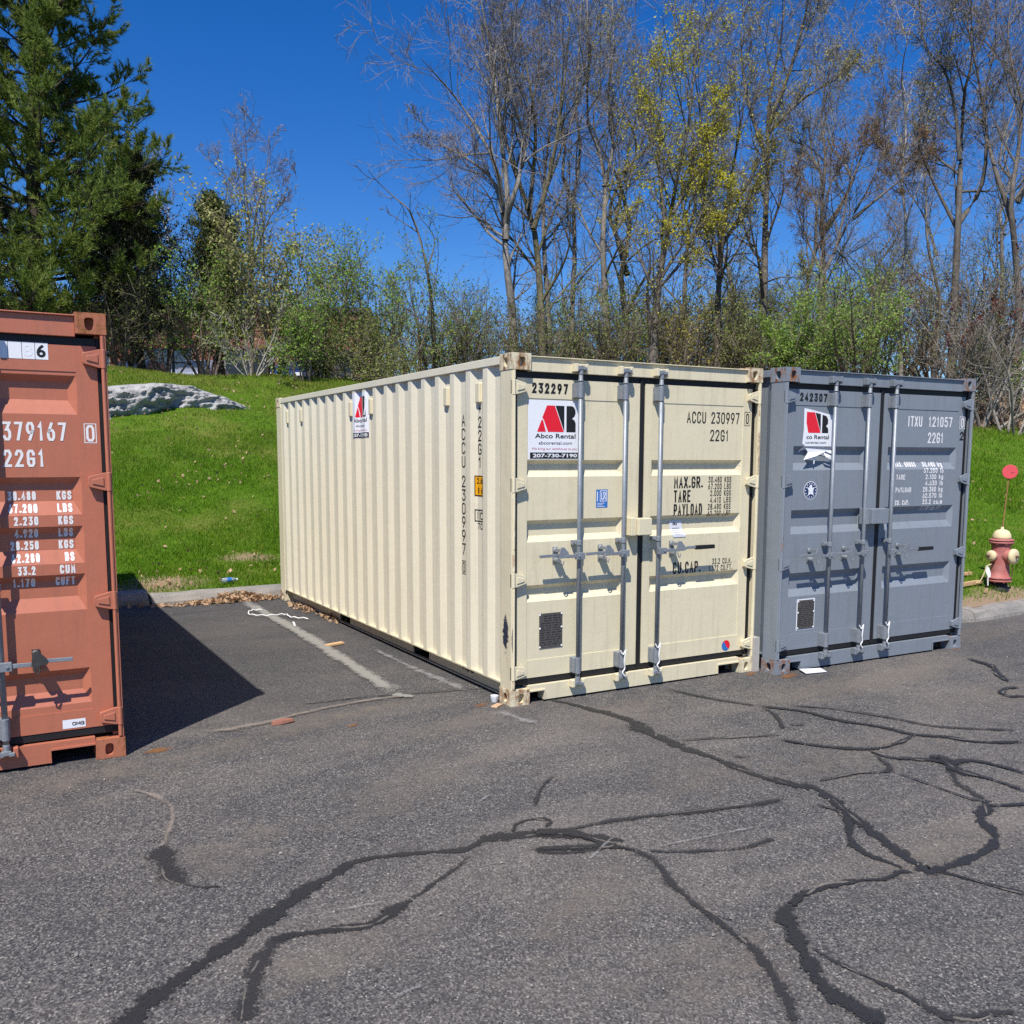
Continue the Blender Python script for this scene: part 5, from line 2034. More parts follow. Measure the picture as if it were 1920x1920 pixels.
broad_tree('bare_tree', 'fifth bare tree from the left, pale trunk left of the yellow maple', 31, [[(1145, 690), (1135, 560), (1130, 450), (1135, 360), (1125, 290), (1100, 220), (1105, 110), (1100, 0), (1102, -60)], [(1133, 350), (1150, 270), (1140, 180), (1150, 80), (1145, -50)], [(1132, 470), (1165, 420), (1200, 390)]], .17, 55, 'bark_grey', 'twig_grey', k1=13, k2=7, k3=5, k4=4, t_first=.15, ratio=.32, lenmax=3.2, leaf='leaf_yellow', leafsize=.06, leafn=0.16, group=G2)
# -- yellow flowering maple and its neighbours
broad_tree('maple_tree', 'maple covered in yellow-green blossom right of the bare trees', 27.5, [[(1222, 690), (1228, 600), (1240, 500), (1255, 420), (1270, 330), (1290, 240), (1300, 150), (1310, 70)], [(1250, 440), (1240, 360), (1235, 280), (1240, 190), (1250, 120)], [(1262, 400), (1300, 330), (1335, 270), (1350, 200)], [(1240, 520), (1280, 460), (1330, 400), (1370, 340)]], .16, 56, 'bark_dark', 'twig_brown', k1=13, k2=7, k3=5, k4=3, t_first=.08, ratio=.38, lenmax=3.0, leaf='leaf_yellow', leafsize=.085, leafn=.6)
broad_tree('maple_tree', 'second blossoming maple with gold-brown tint, right of the yellow one', 28.5, [[(1345, 690), (1345, 600), (1350, 500), (1360, 400), (1375, 310), (1390, 230), (1400, 150)], [(1350, 520), (1325, 440), (1320, 350), (1325, 270)], [(1355, 460), (1400, 380), (1430, 310), (1440, 250)]], .15, 57, 'bark_dark', 'twig_brown', k1=13, k2=7, k3=5, k4=3, t_first=.08, ratio=.38, lenmax=3.0, leaf='leaf_gold', leafsize=.07, leafn=.5)
broad_tree('bare_tree', 'tall dark bare tree rising behind the gold-tinted maple to the top edge', 30, [[(1425, 690), (1432, 560), (1435, 420), (1440, 300), (1440, 210), (1455, 120), (1470, 30), (1470, -60)], [(1440, 230), (1475, 150), (1500, 70), (1520, -20), (1530, -70)], [(1438, 300), (1405, 200), (1390, 100), (1395, -20)], [(1440, 250), (1500, 190), (1560, 150), (1610, 110)]], .19, 58, 'bark_dark', 'twig_grey', k1=13, k2=7, k3=5, k4=4, t_first=.18, ratio=.34, lenmax=3.4, leaf='leaf_gold', leafsize=.06, leafn=0.2, group=G2)
broad_tree('bare_tree', 'bare tree with long sideways limbs in front of the blue gap', 33, [[(1545, 690), (1545, 520), (1540, 400), (1548, 300), (1540, 210), (1555, 120), (1550, 40)], [(1545, 430), (1590, 360), (1620, 280), (1660, 200), (1650, 110)], [(1543, 330), (1510, 280), (1480, 230), (1450, 200)]], .15, 59, 'bark_dark', 'twig_purple', k1=13, k2=7, k3=5, k4=4, t_first=.3, ratio=.34, lenmax=3.2, leaf='leaf_olive', leafsize=.06, leafn=0.14, group=G2)
broad_tree('maple_tree', 'rust-red budding maple in front of the blue gap, above the green bush', 27.5, [[(1562, 690), (1535, 560), (1560, 480), (1590, 420), (1630, 350), (1660, 280), (1680, 230)], [(1565, 475), (1585, 390), (1600, 300), (1620, 240)], [(1600, 410), (1660, 360), (1710, 320), (1730, 280)], [(1545, 520), (1510, 440), (1490, 370), (1480, 310)]], .12, 60, 'bark_dark', 'twig_brown', k1=9, k2=7, k3=6, k4=3, t_first=.25, ratio=.34, lenmax=2.4, leaf='leaf_rust', leafsize=.05, leafn=.30)
broad_tree('bare_tree', 'dark double-trunked bare tree near the right edge, forking at mid height', 28, [[(1785, 700), (1790, 560), (1795, 450), (1800, 330), (1805, 220), (1815, 140), (1850, 60), (1880, -30)], [(1800, 300), (1790, 200), (1770, 130), (1735, 90), (1725, 20), (1720, -60)], [(1797, 420), (1840, 350), (1850, 260), (1845, 180), (1865, 90), (1870, -50)], [(1795, 430), (1745, 330), (1720, 250), (1745, 170), (1765, 110)]], .17, 61, 'bark_dark', 'twig_grey', k1=13, k2=7, k3=5, k4=4, t_first=.3, ratio=.34, lenmax=3.0, leaf='leaf_gold', leafsize=.06, leafn=0.12, group=G2)
broad_tree('bare_tree', 'thick-trunked bare tree standing at the right edge of the picture', 27, [[(1905, 720), (1910, 600), (1905, 480), (1895, 380), (1910, 280), (1915, 180), (1890, 90), (1900, -40)], [(1900, 420), (1870, 330), (1850, 250), (1835, 150), (1815, 50), (1810, -50)], [(1908, 380), (1960, 270), (2000, 150), (2030, 30)]], .17, 62, 'bark_dark', 'twig_purple', k1=13, k2=7, k3=5, k4=4, t_first=.3, ratio=.34, lenmax=2.8, leaf='leaf_rust', leafsize=.05, leafn=.12, group=G2)
broad_tree('bare_tree', 'slim pale bare tree behind the rust-red maple, right of the blue gap', 31, [[(1690, 690), (1690, 560), (1700, 440), (1690, 330), (1700, 240), (1690, 160), (1700, 80), (1720, 10)], [(1698, 420), (1725, 340), (1745, 280), (1770, 230)], [(1692, 350), (1665, 290), (1640, 240)]], .10, 63, 'twig_pale', 'twig_grey', k1=12, k2=7, k3=5, k4=4, t_first=.35, ratio=.32, lenmax=2.4, leaf='leaf_rust', leafsize=.06, leafn=0.14, group=G2)
# copies of these trees deeper in the wood
def copy_tree(src, u, dep, rz, sc, label):
    o = src.copy()
    COL.objects.link(o)
    o.location = root_at(u, dep)
    o.rotation_euler = (0, 0, rz)
    o.scale = (sc, sc, sc)
    o['label'] = label
    for ch in src.children:
        c_ = ch.copy()
        COL.objects.link(c_)
        c_.parent = o
    return o


copy_tree(PINE, -160, 26.5, 2.3, .93, 'white pine half out of frame at the far left edge')
BT = [o for o in COL.objects if o.name.startswith('bare_tree') and o.get('group') == G2]
for i, (k, u, dep, rz, sc, lb) in enumerate((
        (1, 1190, 38, 1.9, 1.05, 'far bare tree between the pale trunk and the yellow maple'),
        (3, 1290, 40, 2.6, 1.1, 'far bare tree directly behind the yellow maple'),
        (2, 1385, 37, .9, 1.05, 'far bare tree behind the gold-tinted maple'),
        (4, 1490, 42, 3.6, 1.05, 'far bare tree between the tall dark tree and the blue gap'),
        (0, 1620, 44, 4.4, .85, 'far low bare tree in the blue gap behind the rust-red maple'),
        (3, 1850, 38, 5.2, 1.0, 'far bare tree between the two trees at the right edge'),
        (2, 1755, 40, 2.2, .95, 'far bare tree left of the dark double-trunked one'))):
    copy_tree(BT[k], u, dep, rz, sc, lb)
# -- undergrowth behind the containers
G3 = 'undergrowth at the edge of the wood'
for i, (u, dep, h, wd, lf, tw, st, k2, k3, ln, ds, lb) in enumerate((
        (880, 29, 2.8, 2.4, 'leaf_olive', 'twig_brown', 13, 9, 8, 1, .5, 'brownish twiggy undergrowth behind the cream container roof, left end'),
        (925, 31, 3.4, 2.4, 'leaf_fresh', 'twig_brown', 10, 8, 7, 1, .6, 'thin green undergrowth left of the first big bare trunk'),
        (1000, 28.5, 2.4, 2.4, 'leaf_olive', 'twig_brown', 14, 9, 8, 1, .4, 'brown twiggy undergrowth between the first two big bare trunks'),
        (1085, 29.5, 3.6, 2.6, 'leaf_fresh', 'twig_brown', 10, 9, 7, 2, .45, 'green undergrowth below the slender upright tree'),
        (1130, 28, 2.5, 2.4, 'leaf_olive', 'twig_brown', 14, 10, 8, 1, .4, 'dense brown undergrowth behind the middle of the cream container'),
        (1190, 30, 3.4, 2.6, 'leaf_fresh', 'twig_brown', 10, 9, 7, 2, .5, 'green undergrowth left of the yellow maple trunk'),
        (1290, 28, 2.8, 2.6, 'leaf_gold', 'twig_brown', 13, 9, 8, 1, .5, 'gold-tinted undergrowth between the two maple trunks'),
        (1400, 28.5, 3.0, 2.6, 'leaf_olive', 'twig_brown', 13, 9, 8, 2, .5, 'olive undergrowth above the gap between cream and grey containers'),
        (1440, 31, 4.4, 2.8, 'leaf_fresh', 'twig_brown', 10, 9, 7, 2, .4, 'loose green undergrowth left of the bright green bush'),
        (1590, 31, 5.2, 3.2, 'leaf_olive', 'twig_brown', 11, 9, 8, 1, .5, 'tall olive undergrowth behind the bright green bush'),
        (1750, 29, 4.6, 3.0, 'leaf_olive', 'twig_brown', 11, 9, 8, 1, .6, 'olive brush between the green bush and the sumac'),
        (1690, 33, 5.6, 3.2, 'leaf_gold', 'twig_brown', 10, 9, 8, 1, .5, 'tall gold-brown brush behind the rust-red maple'))):
    bush('undergrowth_shrub', lb, u, dep, h, wd, 100 + i, lf, tw, stems=st, k2=k2, k3=k3, leafn=ln, leafsize=.055, group=G3, dens=ds, spread=.4)
bush('green_bush', 'bright green leafy bush behind the grey container', 1610, 26, 3.6, 4.0, 71, 'leaf_bright', 'twig_brown', stems=15, k2=10, k3=7, leafn=3, leafsize=.055, spread=.55, dens=.55, group='bright green bushes')
bush('green_bush', 'smaller bright green bush low behind the left end of the grey container', 1495, 26.5, 2.3, 2.2, 72, 'leaf_bright', 'twig_brown', stems=11, k2=9, k3=8, leafn=3, leafsize=.06, spread=.45, group='bright green bushes')
bush('green_bush', 'bright green bush at the right edge behind the leaning stems', 1885, 26.5, 2.6, 2.0, 73, 'leaf_bright', 'twig_brown', stems=9, k2=8, k3=7, leafn=2, leafsize=.06, spread=.4, dens=.6, group='bright green bushes')
UB = [o for o in COL.objects if o.name.startswith('undergrowth_shrub')]
for i, (k, u, dep, rz, sc, lb) in enumerate((
        (3, 860, 34, 1.0, 1.15, 'far green brush left of the first big bare trunk'), (5, 985, 36, 2.1, 1.3, 'far green brush behind the mossy trunk'),
        (3, 1050, 37, 4.0, 1.4, 'far green brush behind the slim grey trunk'), (8, 1110, 38, .6, 1.2, 'far loose green brush behind the slender upright tree'),
        (5, 1165, 36, 5.2, 1.4, 'far green brush behind the pale trunk'), (6, 1250, 35, 1.5, 1.7, 'far gold brush behind the yellow maple trunk'),
        (8, 1330, 37, 2.9, 1.3, 'far loose green brush between the maples'), (7, 1365, 34, 3.9, 1.7, 'far olive brush behind the second maple'),
        (11, 1460, 36, 1.1, 1.1, 'far gold-brown brush right of the second maple'), (9, 1530, 36, 2.6, 1.15, 'far olive brush left of the rust-red maple'),
        (11, 1640, 37, 4.5, 1.15, 'far gold-brown brush right of the rust-red maple'), (9, 1820, 34, .3, 1.1, 'far olive brush between the right edge trees'),
        (10, 1900, 33, 5.6, 1.1, 'far olive brush behind the sumac at the right edge'), (0, 780, 33, 3.3, 1.4, 'far brown brush behind the dead snag'),
        (9, 1420, 40, 3.0, 1.35, 'farthest olive brush behind the tall dark tree'), (11, 1275, 41, .8, 1.3, 'farthest gold-brown brush behind the yellow maple'))):
    copy_tree(UB[k], u, dep, rz, sc, lb)
# sumac thicket with dark red seed heads and long leaning stems
for i, (u, dep, h, ln, lb) in enumerate(((1770, 25, 4.2, .9, 'sumac thicket with dark red seed heads right of the bright bush'), (1850, 24.5, 4.0, .7, 'sumac with leaning pale stems near the right edge'), (1910, 24, 3.6, .3, 'tangled sumac brush at the right edge above the lawn'))):
    b = bush('sumac_shrub', lb, u, dep, h, 3.2, 80 + i, None, 'twig_grey' if i else 'twig_brown', stems=11, k2=7, k3=5, k4=3, leafn=0, group='sumac shrubs at the right', spread=.55, lean=ln, cat='shrub', up=.07)
    g = np.random.default_rng(90 + i)
    me = [c_ for c_ in b.children if c_.name.startswith('crown')][0].data
    co_ = np.empty(len(me.vertices) * 3)
    me.vertices.foreach_get('co', co_)
    co_ = co_.reshape(-1, 3)
    top = co_[co_[:, 2] > h * .55]
    Q = top[g.integers(0, len(top), 26)]
    sd_ = (Q[:, None] + g.normal(0, 1, (len(Q), 26, 3)) * np.array([.035, .035, .09])).reshape(-1, 3)
    V, F = leaves(sd_, .06, g, .6)
    kind(link('seed_heads', np_mesh('seed_heads', V, F), b, 'sumac_red'), 'stuff')


# ------------------------------------------------------------------ rock ledge in the lawn
def rock_ledge():
    A = hit(150, 795)
    B_ = hit(485, 768)
    ax = unit((B_ - A) * np.array([1, 1, 0]))
    nx_ = np.array([-ax[1], ax[0], 0])
    Ln = np.linalg.norm((B_ - A)[:2])
    nu, nv = 190, 60
    u = np.linspace(0, 1, nu)
    v = np.linspace(0, 1, nv)
    U, Vv = np.meshgrid(u, v)
    hgt = np.interp(U, [0, .12, .25, .45, .62, .72, .82, .93, 1], [.3, .62, .68, .62, .55, .40, .30, .12, 0.0])
    # section: steep broken front, flat worn top that runs back into the slope
    off = np.interp(Vv, [0, .10, .35, .5, .75, 1], [-.32, -.20, -.05, .12, .75, 1.5])
    up_ = np.interp(Vv, [0, .10, .35, .5, .75, 1], [-.25, .12, .78, 1.0, 1.04, .55])
    X = A[0] + ax[0] * U * Ln + nx_[0] * off * (.35 + hgt)
    Y = A[1] + ax[1] * U * Ln + nx_[1] * off * (.35 + hgt)
    gz0 = lawn_z(X, Y)
    front = lawn_z(A[0] + ax[0] * U * Ln - nx_[0] * .1, A[1] + ax[1] * U * Ln - nx_[1] * .1)
    Z = front + up_ * hgt - .02
    P = np.stack([X, Y, Z], -1).reshape(-1, 3)
    w_ = np.interp(Vv, [0, .35, .5, .65, 1], [1.2, 1.2, .5, .14, .14]).ravel() * (.2 + hgt.ravel() * 1.3)
    d1 = fbm(P, 3, 5, 1.3)
    loc = np.stack([U.ravel() * Ln * .8, Vv.ravel() * 2.6, Z.ravel() * 1.6], 1)
    d2 = np.abs(fbm(loc, 4, 4, 1.5))
    d3 = np.abs(fbm(loc * np.array([1.6, .4, 3.2]), 9, 3, 2.2))
    d4 = np.abs(fbm(loc * np.array([2.2, .8, 4.0]), 12, 3, 5.0))
    disp = (.05 * d1 - .065 * d2 - .035 * d3 - .014 * d4) * w_
    P += (np.array([-nx_[0], -nx_[1], .25])[None]) * disp[:, None]
    base = P.mean(0)
    i = np.arange(nu * nv).reshape(nv, nu)
    F = np.stack([i[:-1, :-1], i[:-1, 1:], i[1:, 1:], i[1:, :-1]], -1).reshape(-1, 4)
    o = link('rock_ledge', np_mesh('rock_ledge', P - base, F), None, 'ledge_rock')
    o.location = base
    tag(o, 'long pale grey rock ledge sticking out of the grassy slope', 'rock')


rock_ledge()

# ------------------------------------------------------------------ brick building and parked cars behind the crest
def building(name, label, p0, p1, z0, z1, depth, wallm, trim, wins, roofm):
    """long wall from p0 to p1 (world xy), facing the lot"""
    p0 = np.array(p0, float); p1 = np.array(p1, float)
    Ln = np.linalg.norm(p1 - p0)
    ang = math.atan2(p1[1] - p0[1], p1[0] - p0[0])
    root = empty(name, (p0[0], p0[1], z0), ang)
    tag(root, label, 'building')
    h = z1 - z0
    # facade with real openings
    xs_ = sorted({0, Ln, *[w_[0] for w_ in wins], *[w_[1] for w_ in wins]})
    zs_ = sorted({0, h, *[w_[2] for w_ in wins], *[w_[3] for w_ in wins]})
    mb = MB()
    for i in range(len(xs_) - 1):
        for j in range(len(zs_) - 1):
            cx_, cz_ = (xs_[i] + xs_[i + 1]) / 2, (zs_[j] + zs_[j + 1]) / 2
            if not any(w_[0] < cx_ < w_[1] and w_[2] < cz_ < w_[3] for w_ in wins):
                mb.add([(xs_[i], 0, zs_[j]), (xs_[i + 1], 0, zs_[j]), (xs_[i + 1], 0, zs_[j + 1]), (xs_[i], 0, zs_[j + 1])], [(0, 1, 2, 3)])
    mb.add([(0, 0, 0), (0, depth, 0), (0, depth, h), (0, 0, h), (Ln, 0, 0), (Ln, depth, 0), (Ln, depth, h), (Ln, 0, h)], [(1, 0, 3, 2), (4, 5, 6, 7), (5, 1, 2, 6)])
    wl = mb.build('wall', wallm, root)
    for a, b, c_, d in wins:
        f = MB().box(a, b, .06, .14, c_, c_ + .08).box(a, b, .06, .14, d - .08, d).box(a, a + .07, .06, .14, c_ + .08, d - .08).box(b - .07, b, .06, .14, c_ + .08, d - .08)
        wd = f.build('window', trim, root)
        MB().box(a + .07, b - .07, .095, .105, c_ + .08, d - .08).build('pane', 'window_glass', wd)
        MB().box(a - .08, b + .08, -.05, -.002, c_ - .10, c_).build('sill', trim, wd)
        MB().add([(a, .0, c_), (b, .0, c_), (b, .14, c_), (a, .14, c_), (a, 0, d), (b, 0, d), (b, .14, d), (a, .14, d)], [(0, 1, 2, 3), (7, 6, 5, 4), (0, 3, 7, 4), (1, 5, 6, 2)]).build('reveal', trim, wd)
    rf = MB().box(-.12, Ln + .12, -.12, depth + .12, h + .002, h + .28).build('roof', roofm, root)
    return root


b0 = at(-260, 640, 47)
b1 = at(692, 640, 49)
ztop = at(600, 588, 49)[2]
Lb = float(np.linalg.norm((b1 - b0)[:2]))
building('brick_building', 'red brick building glimpsed behind the shrubs on the crest', b0[:2], b1[:2], 4.5, float(ztop), 14, 'brickwork', 'concrete_trim',
         [(x, min(x + 2.6, Lb - .6), 1.5, 3.0) for x in np.arange(1.2, Lb - 2.0, 4.2)], 'roof_dark')
c0 = at(1840, 650, 62)
c1 = at(1990, 650, 60)
building('white_building', 'white building showing through the brush at the right edge', c0[:2], c1[:2], 4.7, 8.6, 9, 'white_siding', 'concrete_trim', [(1.2, 2.4, 2.6, 4.0), (3.4, 4.4, 2.6, 4.0)], 'roof_dark')


def car_mesh():
    """car along +x, wheels on z=0; returns body, glass and wheel builders"""
    hw = .88
    side_ = [(-2.15, .34), (-2.22, .62), (-2.12, .90), (-1.55, .98), (-.95, 1.02), (.95, .99), (1.75, .90), (2.18, .72), (2.22, .42), (2.12, .30)]
    body = MB()

    def loft(prof, hw0, hw1, zlo, zhi):
        n = len(prof)
        vs = []
        for s_ in (-1, 1):
            for x, z in prof:
                k = (z - zlo) / (zhi - zlo)
                vs.append((x, s_ * (hw0 * (1 - k) + hw1 * k), z))
        fs = [tuple(range(n))[::-1], tuple(range(n, 2 * n))] + [(i, i + n, (i + 1) % n + n, (i + 1) % n)[::-1] for i in range(n)]
        return vs, fs
    body.add(*loft(side_, hw, hw * .93, .3, 1.02))
    cab = [(-1.65, .975), (-.95, 1.42), (-.2, 1.47), (.35, 1.44), (1.15, .985)]
    body.add(*loft(cab, hw * .92, hw * .70, .98, 1.47))
    glass = MB()

    def pane(q):
        glass.add(q, [(0, 1, 2, 3)])
    k = lambda z: hw * .92 + (hw * .70 - hw * .92) * (z - .98) / .49
    # windscreen, rear window, side windows, 4 mm proud of the cabin
    for (xa, za), (xb, zb), ox in (((1.07, 1.03), (.42, 1.40), .012), ((-1.55, 1.04), (-1.02, 1.375), -.012)):
        pane([(xa + ox, -k(za) * .93, za + .01), (xa + ox, k(za) * .93, za + .01), (xb + ox, k(zb) * .93, zb + .01), (xb + ox, -k(zb) * .93, zb + .01)])
    for s_ in (-1, 1):
        for a, b, c_, d in ((-1.25, -.30, -.86, -.30), (-.22, .86, -.22, .30)):
            pane([(a, s_ * (k(1.06) + .006), 1.06), (b, s_ * (k(1.06) + .006), 1.06), (d, s_ * (k(1.38) + .006), 1.38), (c_, s_ * (k(1.38) + .006), 1.38)])
    wheel = MB()
    wheel.lathe([(.20, -.11), (.31, -.11), (.33, -.07), (.33, .07), (.31, .11), (.20, .11)], 18, (0, 0, 0), (0, 1, 0))
    lamp = MB().box(2.10, 2.17, -.16, .16, .62, .76)
    return body.mesh('body'), glass.mesh('glass'), wheel.mesh('wheel'), lamp.mesh('headlight')


CM = car_mesh()
for u, v, dep, paint_, rz, lb in ((377, 676, 43, 'car_silver', 1.02, 'silver car whose windscreen shows above the grass, middle of the parked row'), (552, 691, 43.5, 'car_blue', 1.08, 'dark blue car roof just above the grass, right of the silver car'), (262, 672, 42.5, 'car_dark', .98, 'dark car half hidden by shrub stems, left of the silver car')):
    p = at(u, v, dep)
    root = empty('parked_car', (p[0], p[1], gz(p[0], p[1])), rz + math.pi)
    tag(root, lb, 'car', 'cars parked behind the crest')
    o = link('body', CM[0].copy(), root, paint_)
    md = o.modifiers.new('bevel', 'BEVEL')
    md.width = .06
    md.segments = 3
    link('window_glass', CM[1].copy(), root, 'window_glass')
    for sx in (-1.35, 1.35):
        for sy in (-.80, .80):
            q = link('wheel', CM[2].copy(), root, 'tyre')
            q.location = (sx, sy, .33)
    for sy in (-.6, .6):
        q = link('headlight', CM[3].copy(), root, 'sticker_white')
        q.location = (.03, sy, 0)

# ------------------------------------------------------------------ fire hydrant with marker
hp = np.array([7.72, 1.155, 0])
hp[2] = gz(hp[0], hp[1])
hyd = empty('fire_hydrant', hp)
tag(hyd, 'faded red fire hydrant with cream caps and bonnet on the lawn', 'fire hydrant')
MB().lathe([(.105, -.1), (.105, .02), (.095, .03), (.095, .11)], 20).build('standpipe', 'hydrant_black', hyd, smooth=True)
MB().lathe([(.135, .105), (.142, .11), (.142, .128), (.120, .130), (.120, .138), (.142, .140), (.142, .160), (.112, .172), (.110, .24), (.105, .32), (.108, .48), (.112, .56), (.112, .585)], 28).build('barrel', 'hydrant_red', hyd, smooth=True)
MB().lathe([(.112, .582), (.140, .586), (.142, .592), (.142, .606), (.122, .608), (.122, .614), (.142, .616), (.142, .632), (.118, .640)], 28).build('flange', 'hydrant_red', hyd, smooth=True)
MB().lathe([(.108, .638), (.108, .665), (.100, .70), (.080, .735), (.050, .752), (.022, .757), (.022, .760), (.017, .762), (.017, .785), (.010, .788)], 24).build('bonnet', 'hydrant_cream', hyd, smooth=True)
cdir = np.array([CAM[0] - hp[0], CAM[1] - hp[1]])
cdir /= np.linalg.norm(cdir)
rgt = np.array([-cdir[1], cdir[0]])
if rgt @ ROT[0][:2] < 0:
    rgt = -rgt
for nm, a_r, a_f, rr, ln in (('hose_nozzle', -.72, .70, .060, .155), ('pumper_nozzle', .86, .52, .085, .175)):
    ax = Vector((a_r * rgt[0] + a_f * cdir[0], a_r * rgt[1] + a_f * cdir[1], 0)).normalized()
    n_ = MB().lathe([(rr * 1.05, .03), (rr * .98, .09), (rr * .98, ln - .03)], 20, (0, 0, .43), ax).build(nm, 'hydrant_red', hyd, smooth=True)
    MB().lathe([(rr * .98, ln - .034), (rr * 1.12, ln - .03), (rr * 1.14, ln - .005), (rr * 1.05, ln + .012), (rr * .55, ln + .020), (.016, ln + .022)], 20, (0, 0, .43), ax).build('nozzle_cap', 'hydrant_cream', n_, smooth=True)
    MB().lathe([(.018, ln + .02), (.016, ln + .052), (.010, ln + .054)], 5, (0, 0, .43), ax).build('cap_nut', 'hydrant_rust', n_)
    e = ax * (ln - .01)
    ch = [(e.x, e.y, .43 - rr), (e.x * .98, e.y * .98, .36 - rr), (e.x * 1.0, e.y * 1.0, .24 - rr * .5), (e.x * .92, e.y * .92, .20)]
    MB().tube(catmull(ch, 4), .006, 5).build('cap_chain', 'hydrant_rust', n_)
bl = MB()
for k in range(8):
    a = k * math.pi / 4 + .2
    for z in (.098, .576):
        bl.lathe([(.011, 0), (.011, .016)], 6, (.128 * math.cos(a), .128 * math.sin(a), z))
bl.build('flange_bolts', 'hydrant_red', hyd)
# marker disc on a spring rod
rx = rgt[0] * .0, rgt[1] * .0
MB().tube([(-cdir[0] * .12 + rgt[0] * .0, -cdir[1] * .12, .60), (-cdir[0] * .12 + rgt[0] * .012, -cdir[1] * .12 + rgt[1] * .012, .95), (-cdir[0] * .12 + rgt[0] * .035, -cdir[1] * .12 + rgt[1] * .035, 1.42)], .0075, 6).build('marker_rod', 'rod_rust', hyd)
mc = Vector((-cdir[0] * .11 + rgt[0] * .045, -cdir[1] * .11 + rgt[1] * .045, 1.47))
mk = MB().lathe([(.084, -.003), (.088, 0), (.084, .003)], 28, mc, Vector((cdir[0], cdir[1], .1))).build('marker_disc', 'marker_red', hyd)
pr_ = MB()
for a, b, c_, d in ((-.02, -.012, -.026, -.018), (.005, .012, -.032, -.015), (.012, .035, -.022, -.014), (.03, .036, -.034, -.022), (.040, .052, -.024, -.016)):
    q = [mc + Vector((rgt[0] * x * 1.3, rgt[1] * x * 1.3, z * 1.5 + .012)) + Vector((cdir[0], cdir[1], .1)) * .0045 for x, z in ((a, c_), (b, c_), (b, d), (a, d))]
    pr_.add(q, [(0, 1, 2, 3)])
pr_.build('marker_print', 'black_print', mk)
# paper tag and yellow strap hanging from the hose cap
tg = -.72 * rgt + .70 * cdir
tg = tg / np.linalg.norm(tg)
T3 = lambda r_, z: Vector((tg[0] * .16 + rgt[0] * r_ + cdir[0] * .03, tg[1] * .16 + rgt[1] * r_ + cdir[1] * .03, z))
n = 14
tagp = MB()
for dy in (0, .003):
    vs = []
    for k in range(n):
        a = 2 * math.pi * k / n
        p = T3(-.012 + .026 * math.cos(a) - .020 * math.sin(a), .235 + .075 * math.sin(a))
        vs.append(p + Vector((cdir[0], cdir[1], 0)) * dy)
    tagp.add(vs, [tuple(range(n))])
tagp.build('paper_tag', 'sticker_white', hyd)
MB().tube(catmull([T3(.02, .33), T3(-.03, .30), T3(-.05, .22), T3(-.09, .12), T3(-.13, .09), T3(-.30, .075), T3(-.42, .10)], 4), .008, 5).build('strap', 'hydrant_cream', hyd)
MB().tube([T3(-.01, .17), T3(-.008, .10), T3(-.005, .06)], .009, 5).build('tag_string', 'rope_white', hyd)

# ------------------------------------------------------------------ small things lying about
def lay(name, label, cat, u, v, build, mat, rz=0, lift=0.0, group=None):
    p = hit(u, v)
    o = build.build(name, mat)
    o.location = (p[0], p[1], gz(p[0], p[1]) + lift)
    o.rotation_euler = (0, 0, rz)
    return tag(o, label, cat, group)


lay('wooden_stake', 'pointed wooden stake lying on the grass by the hydrant, the longer one', 'stake', 1826, 1099, MB().prism([(-.45, 0), (.12, 0), (.20, .02), (.12, .045), (-.45, .045)], -.022, .022), 'fresh_wood', .15, .02)
lay('wooden_stake', 'short wooden stake behind the longer one by the grey container', 'stake', 1812, 1082, MB().prism([(-.4, 0), (.1, 0), (.1, .04), (-.4, .04)], -.02, .02), 'fresh_wood', .1, .02)
lay('cardboard_piece', 'torn flat piece of cardboard against the kerb', 'cardboard', 352, 1131, MB().add([(-.20, -.07, .01), (.16, -.02, .012), (.19, .10, .10), (-.14, .07, .085), (-.20, -.07, .004), (.16, -.02, .006), (.19, .10, .094), (-.14, .07, .079)], [(0, 1, 2, 3), (7, 6, 5, 4), (0, 4, 5, 1), (1, 5, 6, 2), (2, 6, 7, 3), (3, 7, 4, 0)]), 'cardboard', .1, .004)
lay('wood_scrap', 'small flat wood scrap on the asphalt beside the cream container', 'wood scrap', 628, 1211, MB().prism([(-.10, 0), (.10, 0), (.095, .018), (-.10, .018)], -.03, .03), 'fresh_wood', .35, .008)
lay('brick_fragment', 'flat reddish brick fragment on the asphalt before the shadow tip', 'brick fragment', 529, 1357, MB().add([(-.09, -.03, 0), (-.02, -.045, 0), (.08, -.03, 0), (.095, .01, 0), (.02, .04, 0), (-.07, .03, 0), (-.08, -.026, .016), (-.02, -.038, .02), (.07, -.026, .017), (.085, .008, .014), (.02, .034, .018), (-.06, .026, .015)], [(6, 7, 8, 9, 10, 11)] + [(i, (i + 1) % 6, (i + 1) % 6 + 6, i + 6) for i in range(6)]), 'brick_chip', .2, .006)
lay('paper_sheet', 'white leaflet lying before the grey container', 'paper', 1524, 1261, MB().add([(-.12, -.05, .008), (.10, -.06, .006), (.13, .05, .012), (-.10, .06, .022), (-.12, -.05, .005), (.10, -.06, .003), (.13, .05, .009), (-.10, .06, .019)], [(0, 1, 2, 3), (7, 6, 5, 4), (0, 4, 5, 1), (1, 5, 6, 2), (2, 6, 7, 3), (3, 7, 4, 0)]), 'paper', -.1, .004)
lay('plastic_scrap', 'white plastic scrap at the foot of the cream container doors', 'plastic scrap', 1246, 1277, MB().prism([(-.10, .0), (-.03, .0), (.10, .004), (.09, .016), (.0, .022), (-.07, .014)], -.02, .02), 'paper', .25, .004)
lay('crushed_cup', 'small crushed white cup by the corner casting of the cream container', 'cup', 927, 1318, MB().lathe([(.022, 0), (.030, .035), (.032, .05), (.028, .05), (.020, .004)], 12), 'paper', 0, .004)
